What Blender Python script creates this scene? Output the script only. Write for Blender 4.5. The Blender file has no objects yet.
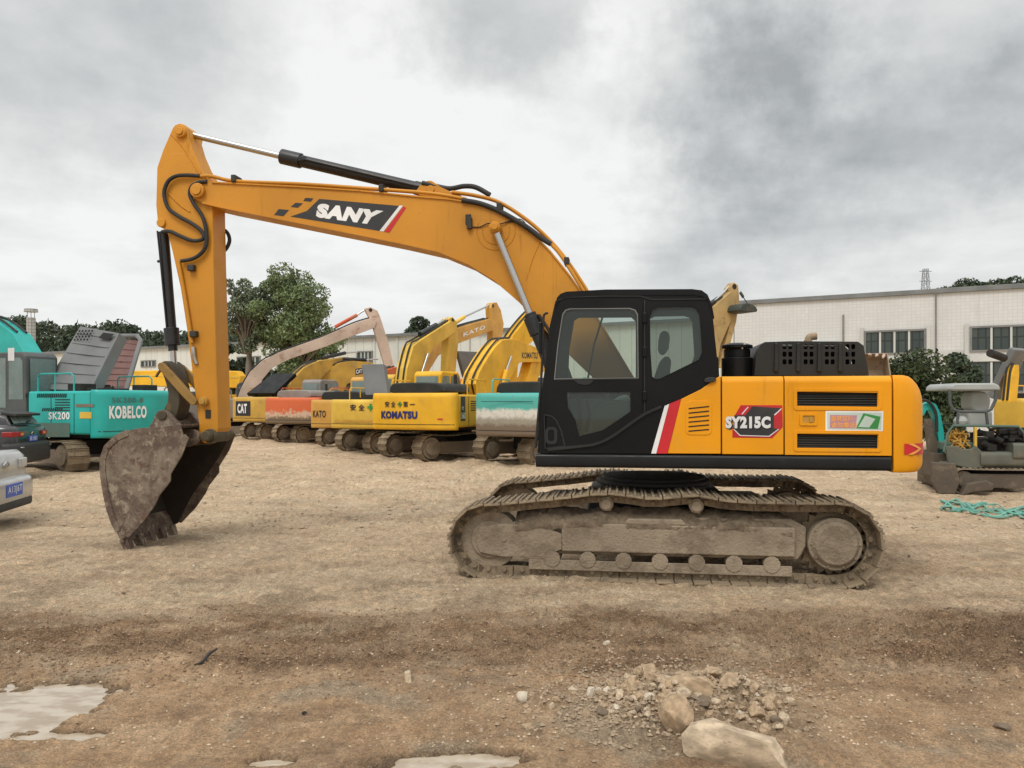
import bpy, bmesh, math, random
import numpy as np
from mathutils import Vector, Matrix
rad = math.radians
scene = bpy.context.scene
COL = scene.collection
CAMZ, F, CX, HY = 1.88, 800.0, 512.0, 402.0
random.seed(7)

# ------------------------------------------------------------------ materials
def nn(nt, typ, **kw):
    n = nt.nodes.new(typ)
    for k, v in kw.items():
        if k.startswith('i_'):
            n.inputs[k[2:].replace('_', ' ')].default_value = v
        else:
            setattr(n, k, v)
    return n
def mixc(nt, fac, a, b, mode='MIX'):
    m = nt.nodes.new('ShaderNodeMix'); m.data_type = 'RGBA'; m.blend_type = mode
    for s, v in ((0, fac), (6, a), (7, b)):
        if hasattr(v, 'links'): nt.links.new(v, m.inputs[s])
        elif s == 0: m.inputs[0].default_value = v
        else: m.inputs[s].default_value = (*v[:3], 1)
    return m.outputs[2]
def mrange(nt, v, a, b, c=0., d=1.):
    m = nt.nodes.new('ShaderNodeMapRange'); m.interpolation_type = 'SMOOTHSTEP'
    nt.links.new(v, m.inputs[0])
    for i, x in zip((1, 2, 3, 4), (a, b, c, d)): m.inputs[i].default_value = x
    return m.outputs[0]
def noise(nt, scale, detail=5, rough=.6, vec=None, dist=0.):
    n = nn(nt, 'ShaderNodeTexNoise'); n.inputs['Scale'].default_value = scale
    n.inputs['Detail'].default_value = detail; n.inputs['Roughness'].default_value = rough
    n.inputs['Distortion'].default_value = dist
    if vec is not None: nt.links.new(vec, n.inputs['Vector'])
    return n.outputs['Fac']
def newmat(name):
    m = bpy.data.materials.new(name); m.use_nodes = True
    nt = m.node_tree; b = nt.nodes['Principled BSDF']
    return m, nt, b
def objvec(nt, s=(1, 1, 1)):
    t = nn(nt, 'ShaderNodeTexCoord'); mp = nn(nt, 'ShaderNodeMapping')
    nt.links.new(t.outputs['Object'], mp.inputs[0]); mp.inputs['Scale'].default_value = s
    return mp.outputs[0]
def paint(name, col, rough=.4, metal=0., dirt=.25, dirtcol=(.23, .17, .11), scale=2.5, bump=0., stretch=(1, 1, 1), var=.12, coat=0., lo=.5, spec=.5, streak=0.):
    m, nt, b = newmat(name)
    v = objvec(nt, stretch)
    n1 = noise(nt, scale, 8, .68, v); n2 = noise(nt, scale*9, 4, .6, v); n3 = noise(nt, scale*.45, 3, .5, v)
    dk = tuple(c*(1-var*1.6) for c in col); lt = tuple(min(1, c*(1+var)+.02*var) for c in col)
    base = mixc(nt, mrange(nt, n3, .3, .7), dk, lt)
    f1 = mrange(nt, n1, lo, lo+.24, 0, dirt)
    f2 = mrange(nt, n2, .58, .75, 0, dirt*.6)
    base = mixc(nt, f1, base, dirtcol); base = mixc(nt, f2, base, tuple(c*.8 for c in dirtcol))
    if streak:
        ns = noise(nt, 1., 6, .7, objvec(nt, (9, 9, .7))); nk = noise(nt, 1., 3, .6, objvec(nt, (2.2, 2.2, 60)), 1.5)
        base = mixc(nt, mrange(nt, ns, .56, .74, 0, streak), base, tuple(c*.45 for c in col)); base = mixc(nt, mrange(nt, nk, .68, .72, 0, streak*.8), base, tuple(min(1, c*1.2+.12) for c in col))
    nt.links.new(base, b.inputs['Base Color'])
    nt.links.new(mrange(nt, n1, .3, .75, rough, min(1, rough+.3)), b.inputs['Roughness'])
    b.inputs['Metallic'].default_value = metal; b.inputs['Specular IOR Level'].default_value = spec
    if coat: b.inputs['Coat Weight'].default_value = coat; b.inputs['Coat Roughness'].default_value = .12
    if bump:
        bp = nn(nt, 'ShaderNodeBump'); bp.inputs['Strength'].default_value = bump; bp.inputs['Distance'].default_value = .03
        nt.links.new(n2, bp.inputs['Height']); nt.links.new(bp.outputs[0], b.inputs['Normal'])
    return m
def glassmat(name, tint, refl=.05, op=0., opcol=(.02, .03, .03)):
    m = bpy.data.materials.new(name); m.use_nodes = True; nt = m.node_tree
    nt.nodes.clear(); out = nn(nt, 'ShaderNodeOutputMaterial')
    tr = nn(nt, 'ShaderNodeBsdfTransparent'); tr.inputs[0].default_value = (*tint, 1)
    df = nn(nt, 'ShaderNodeBsdfDiffuse'); df.inputs[0].default_value = (*opcol, 1)
    gl = nn(nt, 'ShaderNodeBsdfGlossy'); gl.inputs['Roughness'].default_value = .03; gl.inputs[0].default_value = (1, 1, 1, 1)
    fr = nn(nt, 'ShaderNodeFresnel'); fr.inputs[0].default_value = 1.5
    m0 = nn(nt, 'ShaderNodeMixShader'); m0.inputs[0].default_value = op
    m1 = nn(nt, 'ShaderNodeMixShader')
    nt.links.new(tr.outputs[0], m0.inputs[1]); nt.links.new(df.outputs[0], m0.inputs[2])
    nt.links.new(fr.outputs[0], m1.inputs[0]); nt.links.new(m0.outputs[0], m1.inputs[1]); nt.links.new(gl.outputs[0], m1.inputs[2])
    nt.links.new(m1.outputs[0], out.inputs[0])
    return m
M = {}
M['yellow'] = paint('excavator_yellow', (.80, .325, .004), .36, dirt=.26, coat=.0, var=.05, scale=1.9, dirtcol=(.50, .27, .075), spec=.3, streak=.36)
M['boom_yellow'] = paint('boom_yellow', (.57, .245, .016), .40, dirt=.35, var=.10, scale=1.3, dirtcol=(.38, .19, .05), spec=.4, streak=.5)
M['black'] = paint('cab_black', (.005, .0055, .006), .26, dirt=.22, var=.1, scale=3.2, dirtcol=(.045, .042, .036), spec=.22, lo=.60)
M['skirt'] = paint('skirt_black', (.006, .0065, .0075), .34, dirt=.35, var=.1, scale=5, dirtcol=(.06, .053, .043), spec=.35, lo=.56)
M['plastic'] = paint('hood_plastic', (.017, .019, .018), .45, dirt=.35, scale=3, dirtcol=(.06, .055, .045), spec=.35)
M['rubber'] = paint('hose_rubber', (.018, .018, .017), .55, dirt=.35, dirtcol=(.10, .085, .06))
M['dark'] = paint('recess_dark', (.008, .008, .008), .8, dirt=.2)
M['louvre'] = paint('louvre_black', (.022, .024, .022), .5, dirt=.3, dirtcol=(.06, .05, .04))
M['seal'] = paint('window_seal', (.16, .17, .16), .5, dirt=.4)
M['chrome'] = paint('chrome_rod', (.50, .50, .49), .14, metal=1., dirt=.25, var=.03, dirtcol=(.2, .19, .17))
M['cylinder'] = paint('cylinder_black', (.012, .013, .015), .28, dirt=.2, dirtcol=(.08, .07, .06))
M['white'] = paint('white_decal', (.78, .78, .77), .45, dirt=.08)
M['red'] = paint('red_decal', (.55, .012, .02), .4, dirt=.08)
M['charcoal'] = paint('charcoal_decal', (.025, .026, .028), .4, dirt=.12)
M['blackink'] = paint('black_lettering', (.01, .01, .02), .45, dirt=.1)
M['blueink'] = paint('navy_lettering', (.01, .015, .12), .4, dirt=.06)
M['green'] = paint('green_decal', (.03, .25, .05), .45, dirt=.1)
M['orange_txt'] = paint('orange_lettering', (.85, .38, .08), .5, dirt=.05)
M['pink'] = paint('sticker_mauve', (.48, .24, .30), .5, dirt=.1)
M['sticker'] = paint('sticker_pale', (.50, .60, .52), .45, dirt=.1)
M['mudsteel'] = paint('muddy_track_steel', (.27, .205, .13), .75, dirt=.85, dirtcol=(.11, .085, .06), scale=5, bump=.5, lo=.45)
M['mudframe'] = paint('muddy_frame', (.30, .24, .17), .85, dirt=.8, dirtcol=(.17, .13, .09), scale=4, bump=.6, lo=.42)
M['caked'] = paint('caked_mud', (.30, .23, .155), .95, dirt=.9, dirtcol=(.15, .11, .07), scale=16, bump=1., lo=.42)
M['darksteel'] = paint('dark_steel', (.03, .027, .024), .6, dirt=.5, dirtcol=(.10, .075, .05))
M['bucket'] = paint('bucket_steel', (.235, .175, .12), .75, dirt=.95, dirtcol=(.10, .052, .038), scale=3.4, bump=.7, lo=.46, var=.35)
def bucketmat():
    m, nt, b = newmat('worn_bucket_steel'); v = objvec(nt)
    n1 = noise(nt, 1.7, 8, .7, v, .6); n2 = noise(nt, 6, 8, .7, v, .3); n3 = noise(nt, 26, 5, .7, v)
    c = mixc(nt, mrange(nt, n1, .42, .58), (.21, .165, .12), (.095, .062, .045)); c = mixc(nt, mrange(nt, n2, .54, .64, 0, .8), c, (.33, .275, .20)); c = mixc(nt, mrange(nt, n2, .44, .36, 0, .85), c, (.075, .042, .030))
    vo = nn(nt, 'ShaderNodeTexVoronoi'); vo.inputs['Scale'].default_value = 3.6; nt.links.new(v, vo.inputs['Vector']); c = mixc(nt, mrange(nt, vo.outputs['Distance'], .24, .12, 0, .75), c, (.10, .045, .03)); c = mixc(nt, mrange(nt, n3, .5, .7, 0, .35), c, (.30, .25, .18))
    nt.links.new(c, b.inputs['Base Color']); b.inputs['Roughness'].default_value = .7; bp = nn(nt, 'ShaderNodeBump'); bp.inputs['Strength'].default_value = .6; bp.inputs['Distance'].default_value = .02; nt.links.new(n2, bp.inputs['Height']); nt.links.new(bp.outputs[0], b.inputs['Normal'])
    return m
M['bucket'] = bucketmat()
M['bucket_shade'] = paint('bucket_inner_shade', (.035, .026, .018), .85, dirt=.5, dirtcol=(.10, .07, .045), scale=4, bump=.5)  # near-black colour standing in for the shade inside the bucket mouth
M['linkage'] = paint('linkage_greasy', (.06, .048, .026), .55, dirt=.8, dirtcol=(.22, .13, .035), scale=5, lo=.5)
M['oldyellow'] = paint('worn_yellow', (.52, .28, .04), .6, dirt=.7, dirtcol=(.20, .13, .07), scale=3, lo=.5)
M['rustytan'] = paint('rusty_tan', (.30, .22, .14), .7, dirt=.8, dirtcol=(.12, .07, .04), scale=6)
M['rockerpaint'] = paint('greasy_yellow', (.27, .155, .035), .55, dirt=.8, dirtcol=(.08, .055, .03), scale=4, lo=.48)
M['glass'] = glassmat('cab_glass', (.60, .72, .66), op=.28, opcol=(.085, .11, .10))
M['glass_rear'] = glassmat('cab_glass_rear', (.36, .46, .42), op=.5, opcol=(.055, .075, .068))
M['glass_dark'] = paint('dark_glass', (.02, .028, .028), .08, dirt=.15)
M['glass_pale'] = paint('pale_dusty_glass', (.16, .22, .21), .12, dirt=.4, dirtcol=(.3, .3, .28))
M['seat'] = paint('seat_fabric', (.05, .055, .055), .8, dirt=.2)
M['seat_cover'] = paint('seat_cover_grey', (.30, .33, .31), .8, dirt=.2)
M['console'] = paint('cab_console', (.16, .18, .17), .6, dirt=.2)
M['chalk'] = paint('pale_pin', (.33, .27, .2), .8, dirt=.5)

# ------------------------------------------------------------------ mesh helpers
class MB:
    def __init__(s): s.v = []; s.f = []; s.cuts = []
    def add(s, vs, fs):
        s.cuts.append((len(s.v), len(s.f))); o = len(s.v); s.v += [tuple(p) for p in vs]; s.f += [tuple(i+o for i in f) for f in fs]; return s
    def box(s, a, b):
        x0, y0, z0 = a; x1, y1, z1 = b
        return s.add([(x0, y0, z0), (x1, y0, z0), (x1, y1, z0), (x0, y1, z0), (x0, y0, z1), (x1, y0, z1), (x1, y1, z1), (x0, y1, z1)],
                     [(0, 3, 2, 1), (4, 5, 6, 7), (0, 1, 5, 4), (1, 2, 6, 5), (2, 3, 7, 6), (3, 0, 4, 7)])
    def obox(s, c, ax, ay, az):          # centre and three half-axis vectors
        c, ax, ay, az = map(Vector, (c, ax, ay, az))
        vs = [c+ax*i+ay*j+az*k for k in (-1, 1) for i, j in ((-1, -1), (1, -1), (1, 1), (-1, 1))]
        return s.add(vs, [(0, 3, 2, 1), (4, 5, 6, 7), (0, 1, 5, 4), (1, 2, 6, 5), (2, 3, 7, 6), (3, 0, 4, 7)])
    def prism(s, poly, v0, v1):          # polygon in (u,w) extruded along v
        n = len(poly)
        vs = [(u, v0, w) for u, w in poly]+[(u, v1, w) for u, w in poly]
        return s.add(vs, [tuple(range(n)), tuple(range(2*n-1, n-1, -1))]+[(i, (i+1) % n, n+(i+1) % n, n+i) for i in range(n)])
    def prismz(s, poly, z0, z1):
        n = len(poly)
        vs = [(x, y, z0) for x, y in poly]+[(x, y, z1) for x, y in poly]
        return s.add(vs, [tuple(range(n)), tuple(range(2*n-1, n-1, -1))]+[(i, (i+1) % n, n+(i+1) % n, n+i) for i in range(n)])
    def prismx(s, poly, x0, x1):         # polygon in (v,w) extruded along u
        n = len(poly)
        vs = [(x0, y, z) for y, z in poly]+[(x1, y, z) for y, z in poly]
        return s.add(vs, [tuple(range(n)), tuple(range(2*n-1, n-1, -1))]+[(i, (i+1) % n, n+(i+1) % n, n+i) for i in range(n)])
    def cyl(s, p0, p1, r0, r1=None, seg=16):
        p0, p1 = Vector(p0), Vector(p1); r1 = r0 if r1 is None else r1
        d = (p1-p0).normalized(); a = d.orthogonal().normalized(); b = d.cross(a)
        vs = []
        for p, r in ((p0, r0), (p1, r1)):
            for i in range(seg):
                t = 2*math.pi*i/seg; vs.append(p+a*(r*math.cos(t))+b*(r*math.sin(t)))
        fs = [(i, (i+1) % seg, seg+(i+1) % seg, seg+i) for i in range(seg)]
        fs += [tuple(range(seg-1, -1, -1)), tuple(range(seg, 2*seg))]
        return s.add(vs, fs)
    def tube(s, pts, r, seg=8, sm=True):
        pts = [Vector(p) for p in (catmull(pts) if sm and len(pts) > 2 else pts)]
        n = len(pts); vs = []; a = None
        for i, p in enumerate(pts):
            d = (pts[min(i+1, n-1)]-pts[max(i-1, 0)]).normalized()
            if a is None: a = d.orthogonal().normalized()
            a = (a-d*a.dot(d)); a = a.normalized() if a.length > 1e-6 else d.orthogonal().normalized()
            b = d.cross(a); rr = r[i*len(r)//n] if isinstance(r, (list, tuple)) else r
            for k in range(seg):
                t = 2*math.pi*k/seg; vs.append(p+a*(rr*math.cos(t))+b*(rr*math.sin(t)))
        fs = [(i*seg+k, i*seg+(k+1) % seg, (i+1)*seg+(k+1) % seg, (i+1)*seg+k) for i in range(n-1) for k in range(seg)]
        fs += [tuple(range(seg-1, -1, -1)), tuple(range((n-1)*seg, n*seg))]
        return s.add(vs, fs)
    def mesh(s, name, smooth=None):
        me = bpy.data.meshes.new(name); me.from_pydata(s.v, [], s.f); me.update()
        bm = bmesh.new(); bm.from_mesh(me); bmesh.ops.recalc_face_normals(bm, faces=bm.faces); bm.to_mesh(me); bm.free()
        if smooth: me.shade_smooth(); me.set_sharp_from_angle(angle=rad(smooth))
        return me
    def build_each(s, name, m, parent=None, smooth=35, bevel=0., per=1):   # every added piece becomes an object of its own
        c = s.cuts[::per]+[(len(s.v), len(s.f))]; out = []
        for (v0, f0), (v1, f1) in zip(c, c[1:]):
            b = MB(); b.v = s.v[v0:v1]; b.f = [tuple(i-v0 for i in f) for f in s.f[f0:f1]]; out.append(b.build(name, m, parent, smooth, bevel))
        return out
    def build(s, name, m, parent=None, smooth=35, bevel=0., seg=2):
        return link(name, s.mesh(name, smooth), m, parent, bevel, seg)
def link(name, me, m, parent=None, bevel=0., seg=2):
    o = bpy.data.objects.new(name, me); COL.objects.link(o)
    if m: me.materials.append(M[m] if isinstance(m, str) else m)
    if parent: o.parent = parent
    if bevel:
        b = o.modifiers.new('bevel', 'BEVEL'); b.width = bevel; b.segments = seg; b.limit_method = 'ANGLE'; b.angle_limit = rad(40); b.harden_normals = False
    return o
def catmull(pts, k=5):
    P = [Vector(p) for p in pts]; P = [P[0]*2-P[1]]+P+[P[-1]*2-P[-2]]; out = []
    for i in range(1, len(P)-2):
        for j in range(k):
            t = j/k; a, b, c, d = P[i-1:i+3]
            out.append(.5*((2*b)+(c-a)*t+(2*a-5*b+4*c-d)*t*t+(3*b-a-3*c+d)*t**3))
    out.append(P[-2]); return out
def chaikin(poly, n=1, q=.25):
    for _ in range(n):
        o = []
        for i, p in enumerate(poly):
            r = poly[(i+1) % len(poly)]
            o.append((p[0]*(1-q)+r[0]*q, p[1]*(1-q)+r[1]*q)); o.append((p[0]*q+r[0]*(1-q), p[1]*q+r[1]*(1-q)))
        poly = o
    return poly
def rrect(x0, y0, x1, y1, r, n=4):
    o = []
    for cx, cy, s in ((x1-r, y1-r, 0), (x0+r, y1-r, 90), (x0+r, y0+r, 180), (x1-r, y0+r, 270)):
        for i in range(n+1):
            t = rad(s+90*i/n); o.append((cx+r*math.cos(t), cy+r*math.sin(t)))
    return o
def plate_mesh(outline, holes, v0, v1):  # filled outline with holes in the (u,w) plane, thickness v0..v1
    cu = bpy.data.curves.new('tmp', 'CURVE'); cu.dimensions = '2D'; cu.fill_mode = 'BOTH'
    for lp in [outline]+list(holes):
        sp = cu.splines.new('POLY'); sp.points.add(len(lp)-1); sp.use_cyclic_u = True
        for p, (x, y) in zip(sp.points, lp): p.co = (x, y, 0, 1)
    cu.extrude = abs(v1-v0)/2
    ob = bpy.data.objects.new('tmp', cu); COL.objects.link(ob)
    me = bpy.data.meshes.new_from_object(ob.evaluated_get(bpy.context.evaluated_depsgraph_get()))
    bpy.data.objects.remove(ob); bpy.data.curves.remove(cu)
    mid = (v0+v1)/2
    for v in me.vertices: v.co = (v.co.x, v.co.z+mid, v.co.y)
    bm = bmesh.new(); bm.from_mesh(me); bmesh.ops.remove_doubles(bm, verts=bm.verts, dist=1e-5)
    bmesh.ops.recalc_face_normals(bm, faces=bm.faces); bm.to_mesh(me); bm.free()
    return me
_txt = {}
def text_unit(s, bold=0., shear=0., space=1.12):     # flat glyph mesh fitted to the unit square
    key = (s, bold, shear)
    if key in _txt: return _txt[key]
    cu = bpy.data.curves.new('tmp', 'FONT'); cu.body = s; cu.offset = bold; cu.space_character = space; cu.shear = shear; cu.resolution_u = 3
    ob = bpy.data.objects.new('tmp', cu); COL.objects.link(ob)
    me = bpy.data.meshes.new_from_object(ob.evaluated_get(bpy.context.evaluated_depsgraph_get()))
    bpy.data.objects.remove(ob); bpy.data.curves.remove(cu)
    vs = [(v.co.x, v.co.y) for v in me.vertices]; fs = [tuple(p.vertices) for p in me.polygons]
    xs = [v[0] for v in vs]; ys = [v[1] for v in vs]
    x0, x1, y0, y1 = min(xs), max(xs), min(ys), max(ys)
    _txt[key] = ([((x-x0)/(x1-x0), (y-y0)/(y1-y0)) for x, y in vs], fs); bpy.data.meshes.remove(me)
    return _txt[key]
def mapped_text(s, fn, name, m, parent, bold=.02, shear=0.):  # fn maps unit square to local coordinates
    vs, fs = text_unit(s, bold, shear)
    b = MB().add([fn(x, y) for x, y in vs], fs)
    me = bpy.data.meshes.new(name); me.from_pydata(b.v, [], b.f)
    return link(name, me, m, parent)
class Frame:                              # a machine's own upright frame: u to its tail, v across, w up
    def __init__(s, x, y, a, z=0.):
        s.o = (x, y); s.z = z; s.a = a; s.U = (math.cos(rad(a)), -math.sin(rad(a))); s.V = (math.sin(rad(a)), math.cos(rad(a)))
    def P(s, px, py, v):
        d = ((px-CX)/F, 1., -(py-HY)/F)
        k = (v+s.o[0]*s.V[0]+s.o[1]*s.V[1])/(d[0]*s.V[0]+d[1]*s.V[1])
        x, y = k*d[0]-s.o[0], k*d[1]-s.o[1]
        return (x*s.U[0]+y*s.U[1], CAMZ+k*d[2]-s.z)
    def L(s, pts, v): return [s.P(p[0], p[1], v) for p in pts]
    def V3(s, px, py, v):
        u, w = s.P(px, py, v); return (u, v, w)
    def root(s, name, label, cat, group=None):
        o = bpy.data.objects.new(name, None); COL.objects.link(o)
        o.location = (s.o[0], s.o[1], s.z); o.rotation_euler = (0, 0, rad(-s.a)); o.empty_display_size = .3
        return tag(o, label, cat, group)
def tag(o, label=None, cat=None, group=None, kind=None):
    for k, v in (('label', label), ('category', cat), ('group', group), ('kind', kind)):
        if v: o[k] = v
    return o
def bilerp(q, x, y):                      # q: bottom-left, bottom-right, top-right, top-left
    return tuple((q[0][i]*(1-x)+q[1][i]*x)*(1-y)+(q[3][i]*(1-x)+q[2][i]*x)*y for i in (0, 1))

# ------------------------------------------------------------------ value noise for the terrain
_rng = np.random.RandomState(11); _perm = _rng.permutation(512); _gr = _rng.rand(512)*2*np.pi
def perlin(x, y):
    x = np.asarray(x, float); y = np.asarray(y, float)
    xi = np.floor(x).astype(int); yi = np.floor(y).astype(int); xf = x-xi; yf = y-yi
    def g(ix, iy, dx, dy):
        t = _gr[_perm[(_perm[ix & 511]+iy) & 511]]; return np.cos(t)*dx+np.sin(t)*dy
    u = xf**3*(xf*(xf*6-15)+10); v = yf**3*(yf*(yf*6-15)+10)
    a = g(xi, yi, xf, yf); b = g(xi+1, yi, xf-1, yf); c = g(xi, yi+1, xf, yf-1); d = g(xi+1, yi+1, xf-1, yf-1)
    return (a*(1-u)+b*u)*(1-v)+(c*(1-u)+d*u)*v
def fbm(x, y, o=4, lac=2.1, g=.5):
    s = 0; a = 1.
    for i in range(o):
        s = s+a*perlin(x+i*17.3, y-i*9.1); x = x*lac; y = y*lac; a *= g
    return s
def sstep(x, a, b):
    t = np.clip((x-a)/(b-a), 0, 1); return t*t*(3-2*t)
def gpx(px, py):                          # ground point seen at a pixel
    y = F*CAMZ/(py-HY); return (px-CX)/F*y, y
PUD = [gpx(28, 702)+(.62, .38), gpx(452, 762)+(.42, .12), gpx(272, 762)+(.16, .07), gpx(-40, 722)+(.6, .3), gpx(60, 735)+(.28, .1)]
def masks(x, y):
    x = np.asarray(x, float); y = np.asarray(y, float)
    w = fbm(x*.9, y*.9, 3)*.5
    w2 = perlin(x*.45+5, y*.3)*.9; band = sstep(y+w*1.2+w2*.5-.14*np.clip(-x-1.6, 0, 2)*1.2, 5.3, 5.75)*(1-sstep(y+w*1.2, 6.75, 7.4))
    rk = gpx(700, 715)
    pile = np.exp(-(((x-rk[0])/.55)**2+((y-rk[1])/.45)**2)*.9)
    rk3 = gpx(762, 745); pile = np.maximum(pile, .7*np.exp(-(((x-rk3[0])/.28)**2+((y-rk3[1])/.3)**2)))
    rk2 = gpx(600, 706)
    pile = np.maximum(pile, .55*np.exp(-(((x-rk2[0])/.5)**2+((y-rk2[1])/.22)**2)))
    right = sstep(x, 1.6, 2.4)*sstep(y+w, 4.9, 5.4)*(1-sstep(y, 6.9, 7.4))
    pud = np.zeros_like(x)
    for cx, cy, rx, ry in PUD:
        r = np.sqrt(((x-cx)/rx)**2+((y-cy)/ry)**2)+fbm(x*3.1+cx, y*3.1, 3)*.55+fbm(x*11, y*15, 4)*.34
        pud = np.maximum(pud, 1-sstep(r, .55, 1.15))
    return band, pile, right, pud
RUTS = [(8.6, .30, .45, .5, .16), (11.2, .5, .30, 3.1, -.22), (14.5, .8, .2, .3, .30), (18.0, .9, .21, 4.0, -.35), (6.2, .12, .6, 1.1, .16)]
def ruts(x, y):
    r = np.zeros(np.shape(x))
    for y0, a, k, p, sl in RUTS:
        yc = y0+a*np.sin(x*k+p)+sl*x; w = .10+.012*y0
        for o in (-.9, .9) if y0 > 7 else (0,):
            d = np.abs(y-yc-o)/w; r = np.maximum(r, (1-sstep(d, .5, 1.3))*sstep(perlin(x*.33+y0*3.7, y*.4+p)+.30, 0, .35))
    return r
def gheight(x, y):
    x = np.asarray(x, float); y = np.asarray(y, float)
    band, pile, right, pud = masks(x, y)
    near = 1-sstep(y, 9., 14.)
    clod = np.abs(fbm(x*5.5, y*5.5, 5, 2.1, .62))
    h = .012*fbm(x*1.3, y*1.3, 4)*near+.010*fbm(x*9, y*9, 3)*near*(1-pud)
    h = h+band*(.004+.055*(clod-.12)+.035*np.abs(fbm(x*15, y*15, 3, 2.1, .65)))+.55*pile*(.24+.26*(clod-.15))+right*.05*(clod-.1)
    h = h+.014*near*(1-band)*(1-pud)*np.abs(fbm(x*14, y*14, 4, 2.2, .65))
    mid = sstep(y, 6.8, 7.6)*(1-sstep(y, 16, 24))
    h = h+mid*(.060*np.abs(fbm(x*2.3+3, y*2.5, 5, 2.2, .62))-.010)
    far = sstep(y, 12, 18)*(1-sstep(y, 45, 60))
    h = h+far*.20*np.abs(fbm(x*.8, y*1.6, 4, 2.1, .55))
    h = h-ruts(x, y)*(.013+.010*np.sin(x*38))*(1-pud)*(1-pile)
    h = h-pud*.055*(1-.55*np.clip(fbm(x*7, y*12, 4), 0, .6))+.012*(1-pud)*near
    return h
def gz(x, y): return float(gheight(np.array([x]), np.array([y]))[0])

# ------------------------------------------------------------------ track assembly
def belt_path(idl, spr, tops):            # idl=(u,r) spr=(u,r); tops = sag points from sprocket to idler
    pts = []
    n = 14
    iu, ir = idl; su, sr = spr
    for i in range(n+1):                  # around the sprocket, bottom to top
        t = -math.pi/2+math.pi*i/n; pts.append((su+sr*math.cos(t), sr+sr*math.sin(t)))
    c = catmull([(su, 2*sr, 0)]+[(a, b, 0) for a, b in tops]+[(iu, 2*ir, 0)], 6)
    pts += [(p[0], p[1]) for p in c[1:-1]]
    for i in range(n+1):
        t = math.pi/2+math.pi*i/n; pts.append((iu+ir*math.cos(t), ir+ir*math.sin(t)))
    return pts
def resample(pts, pitch):
    pts = [Vector((a, b, 0)) for a, b in pts]; pts.append(pts[0])
    ls = [0]
    for a, b in zip(pts, pts[1:]): ls.append(ls[-1]+(b-a).length)
    n = max(8, round(ls[-1]/pitch)); out = []; j = 0
    for i in range(n):
        d = ls[-1]*i/n
        while ls[j+1] < d: j += 1
        t = (d-ls[j])/(ls[j+1]-ls[j]); out.append((pts[j].lerp(pts[j+1], t), (pts[j+1]-pts[j]).normalized()))
    return out, ls[-1]/n
def belt_mesh(path, pitch, vc, half, grousers=3, links=True):
    sh = MB(); ch = MB()
    st, p = resample(path, pitch)
    rnd = random.Random(3)
    for c, t in st:
        t3 = Vector((t.x, 0, t.y)); nrm = Vector((t.y, 0, -t.x))       # outward
        c3 = Vector((c.x, vc, c.y)); V = Vector((0, 1, 0))
        tl = rnd.uniform(-.04, .04); t4 = (t3+nrm*tl).normalized(); n4 = Vector((-t4.z, 0, t4.x)); n4 = n4 if n4.dot(nrm) > 0 else -n4
        sh.obox(c3-n4*.018, t4*(p*.47), V*half, n4*.011)
        for g in range(grousers):
            o = (-.40+.8*g/max(1, grousers-1))*p if grousers > 1 else 0
            sh.obox(c3+t4*o, t4*(.013), V*(half*.992), n4*.015)
        if links:
            for q in (-.11, .11):
                ch.obox(c3-n4*.075+V*q, t4*(p*.55), V*.022, n4*.045)
            ch.cyl(c3-n4*.085-V*.16, c3-n4*.085+V*.16, .026, seg=8)
            for q in (-.13, .13): ch.cyl(c3-n4*.031+V*q+t4*.03, c3-n4*.05+V*q+t4*.03, .016, seg=6)
    return sh, ch

# ------------------------------------------------------------------ the orange excavator in front
FM = Frame(1.707, 9.695, 8.)
ex = FM.root('excavator', 'large orange and black crawler excavator standing in front of all the other machines', 'excavator')
P = FM.P
VS = -1.35                                # near side of the upper body

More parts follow.
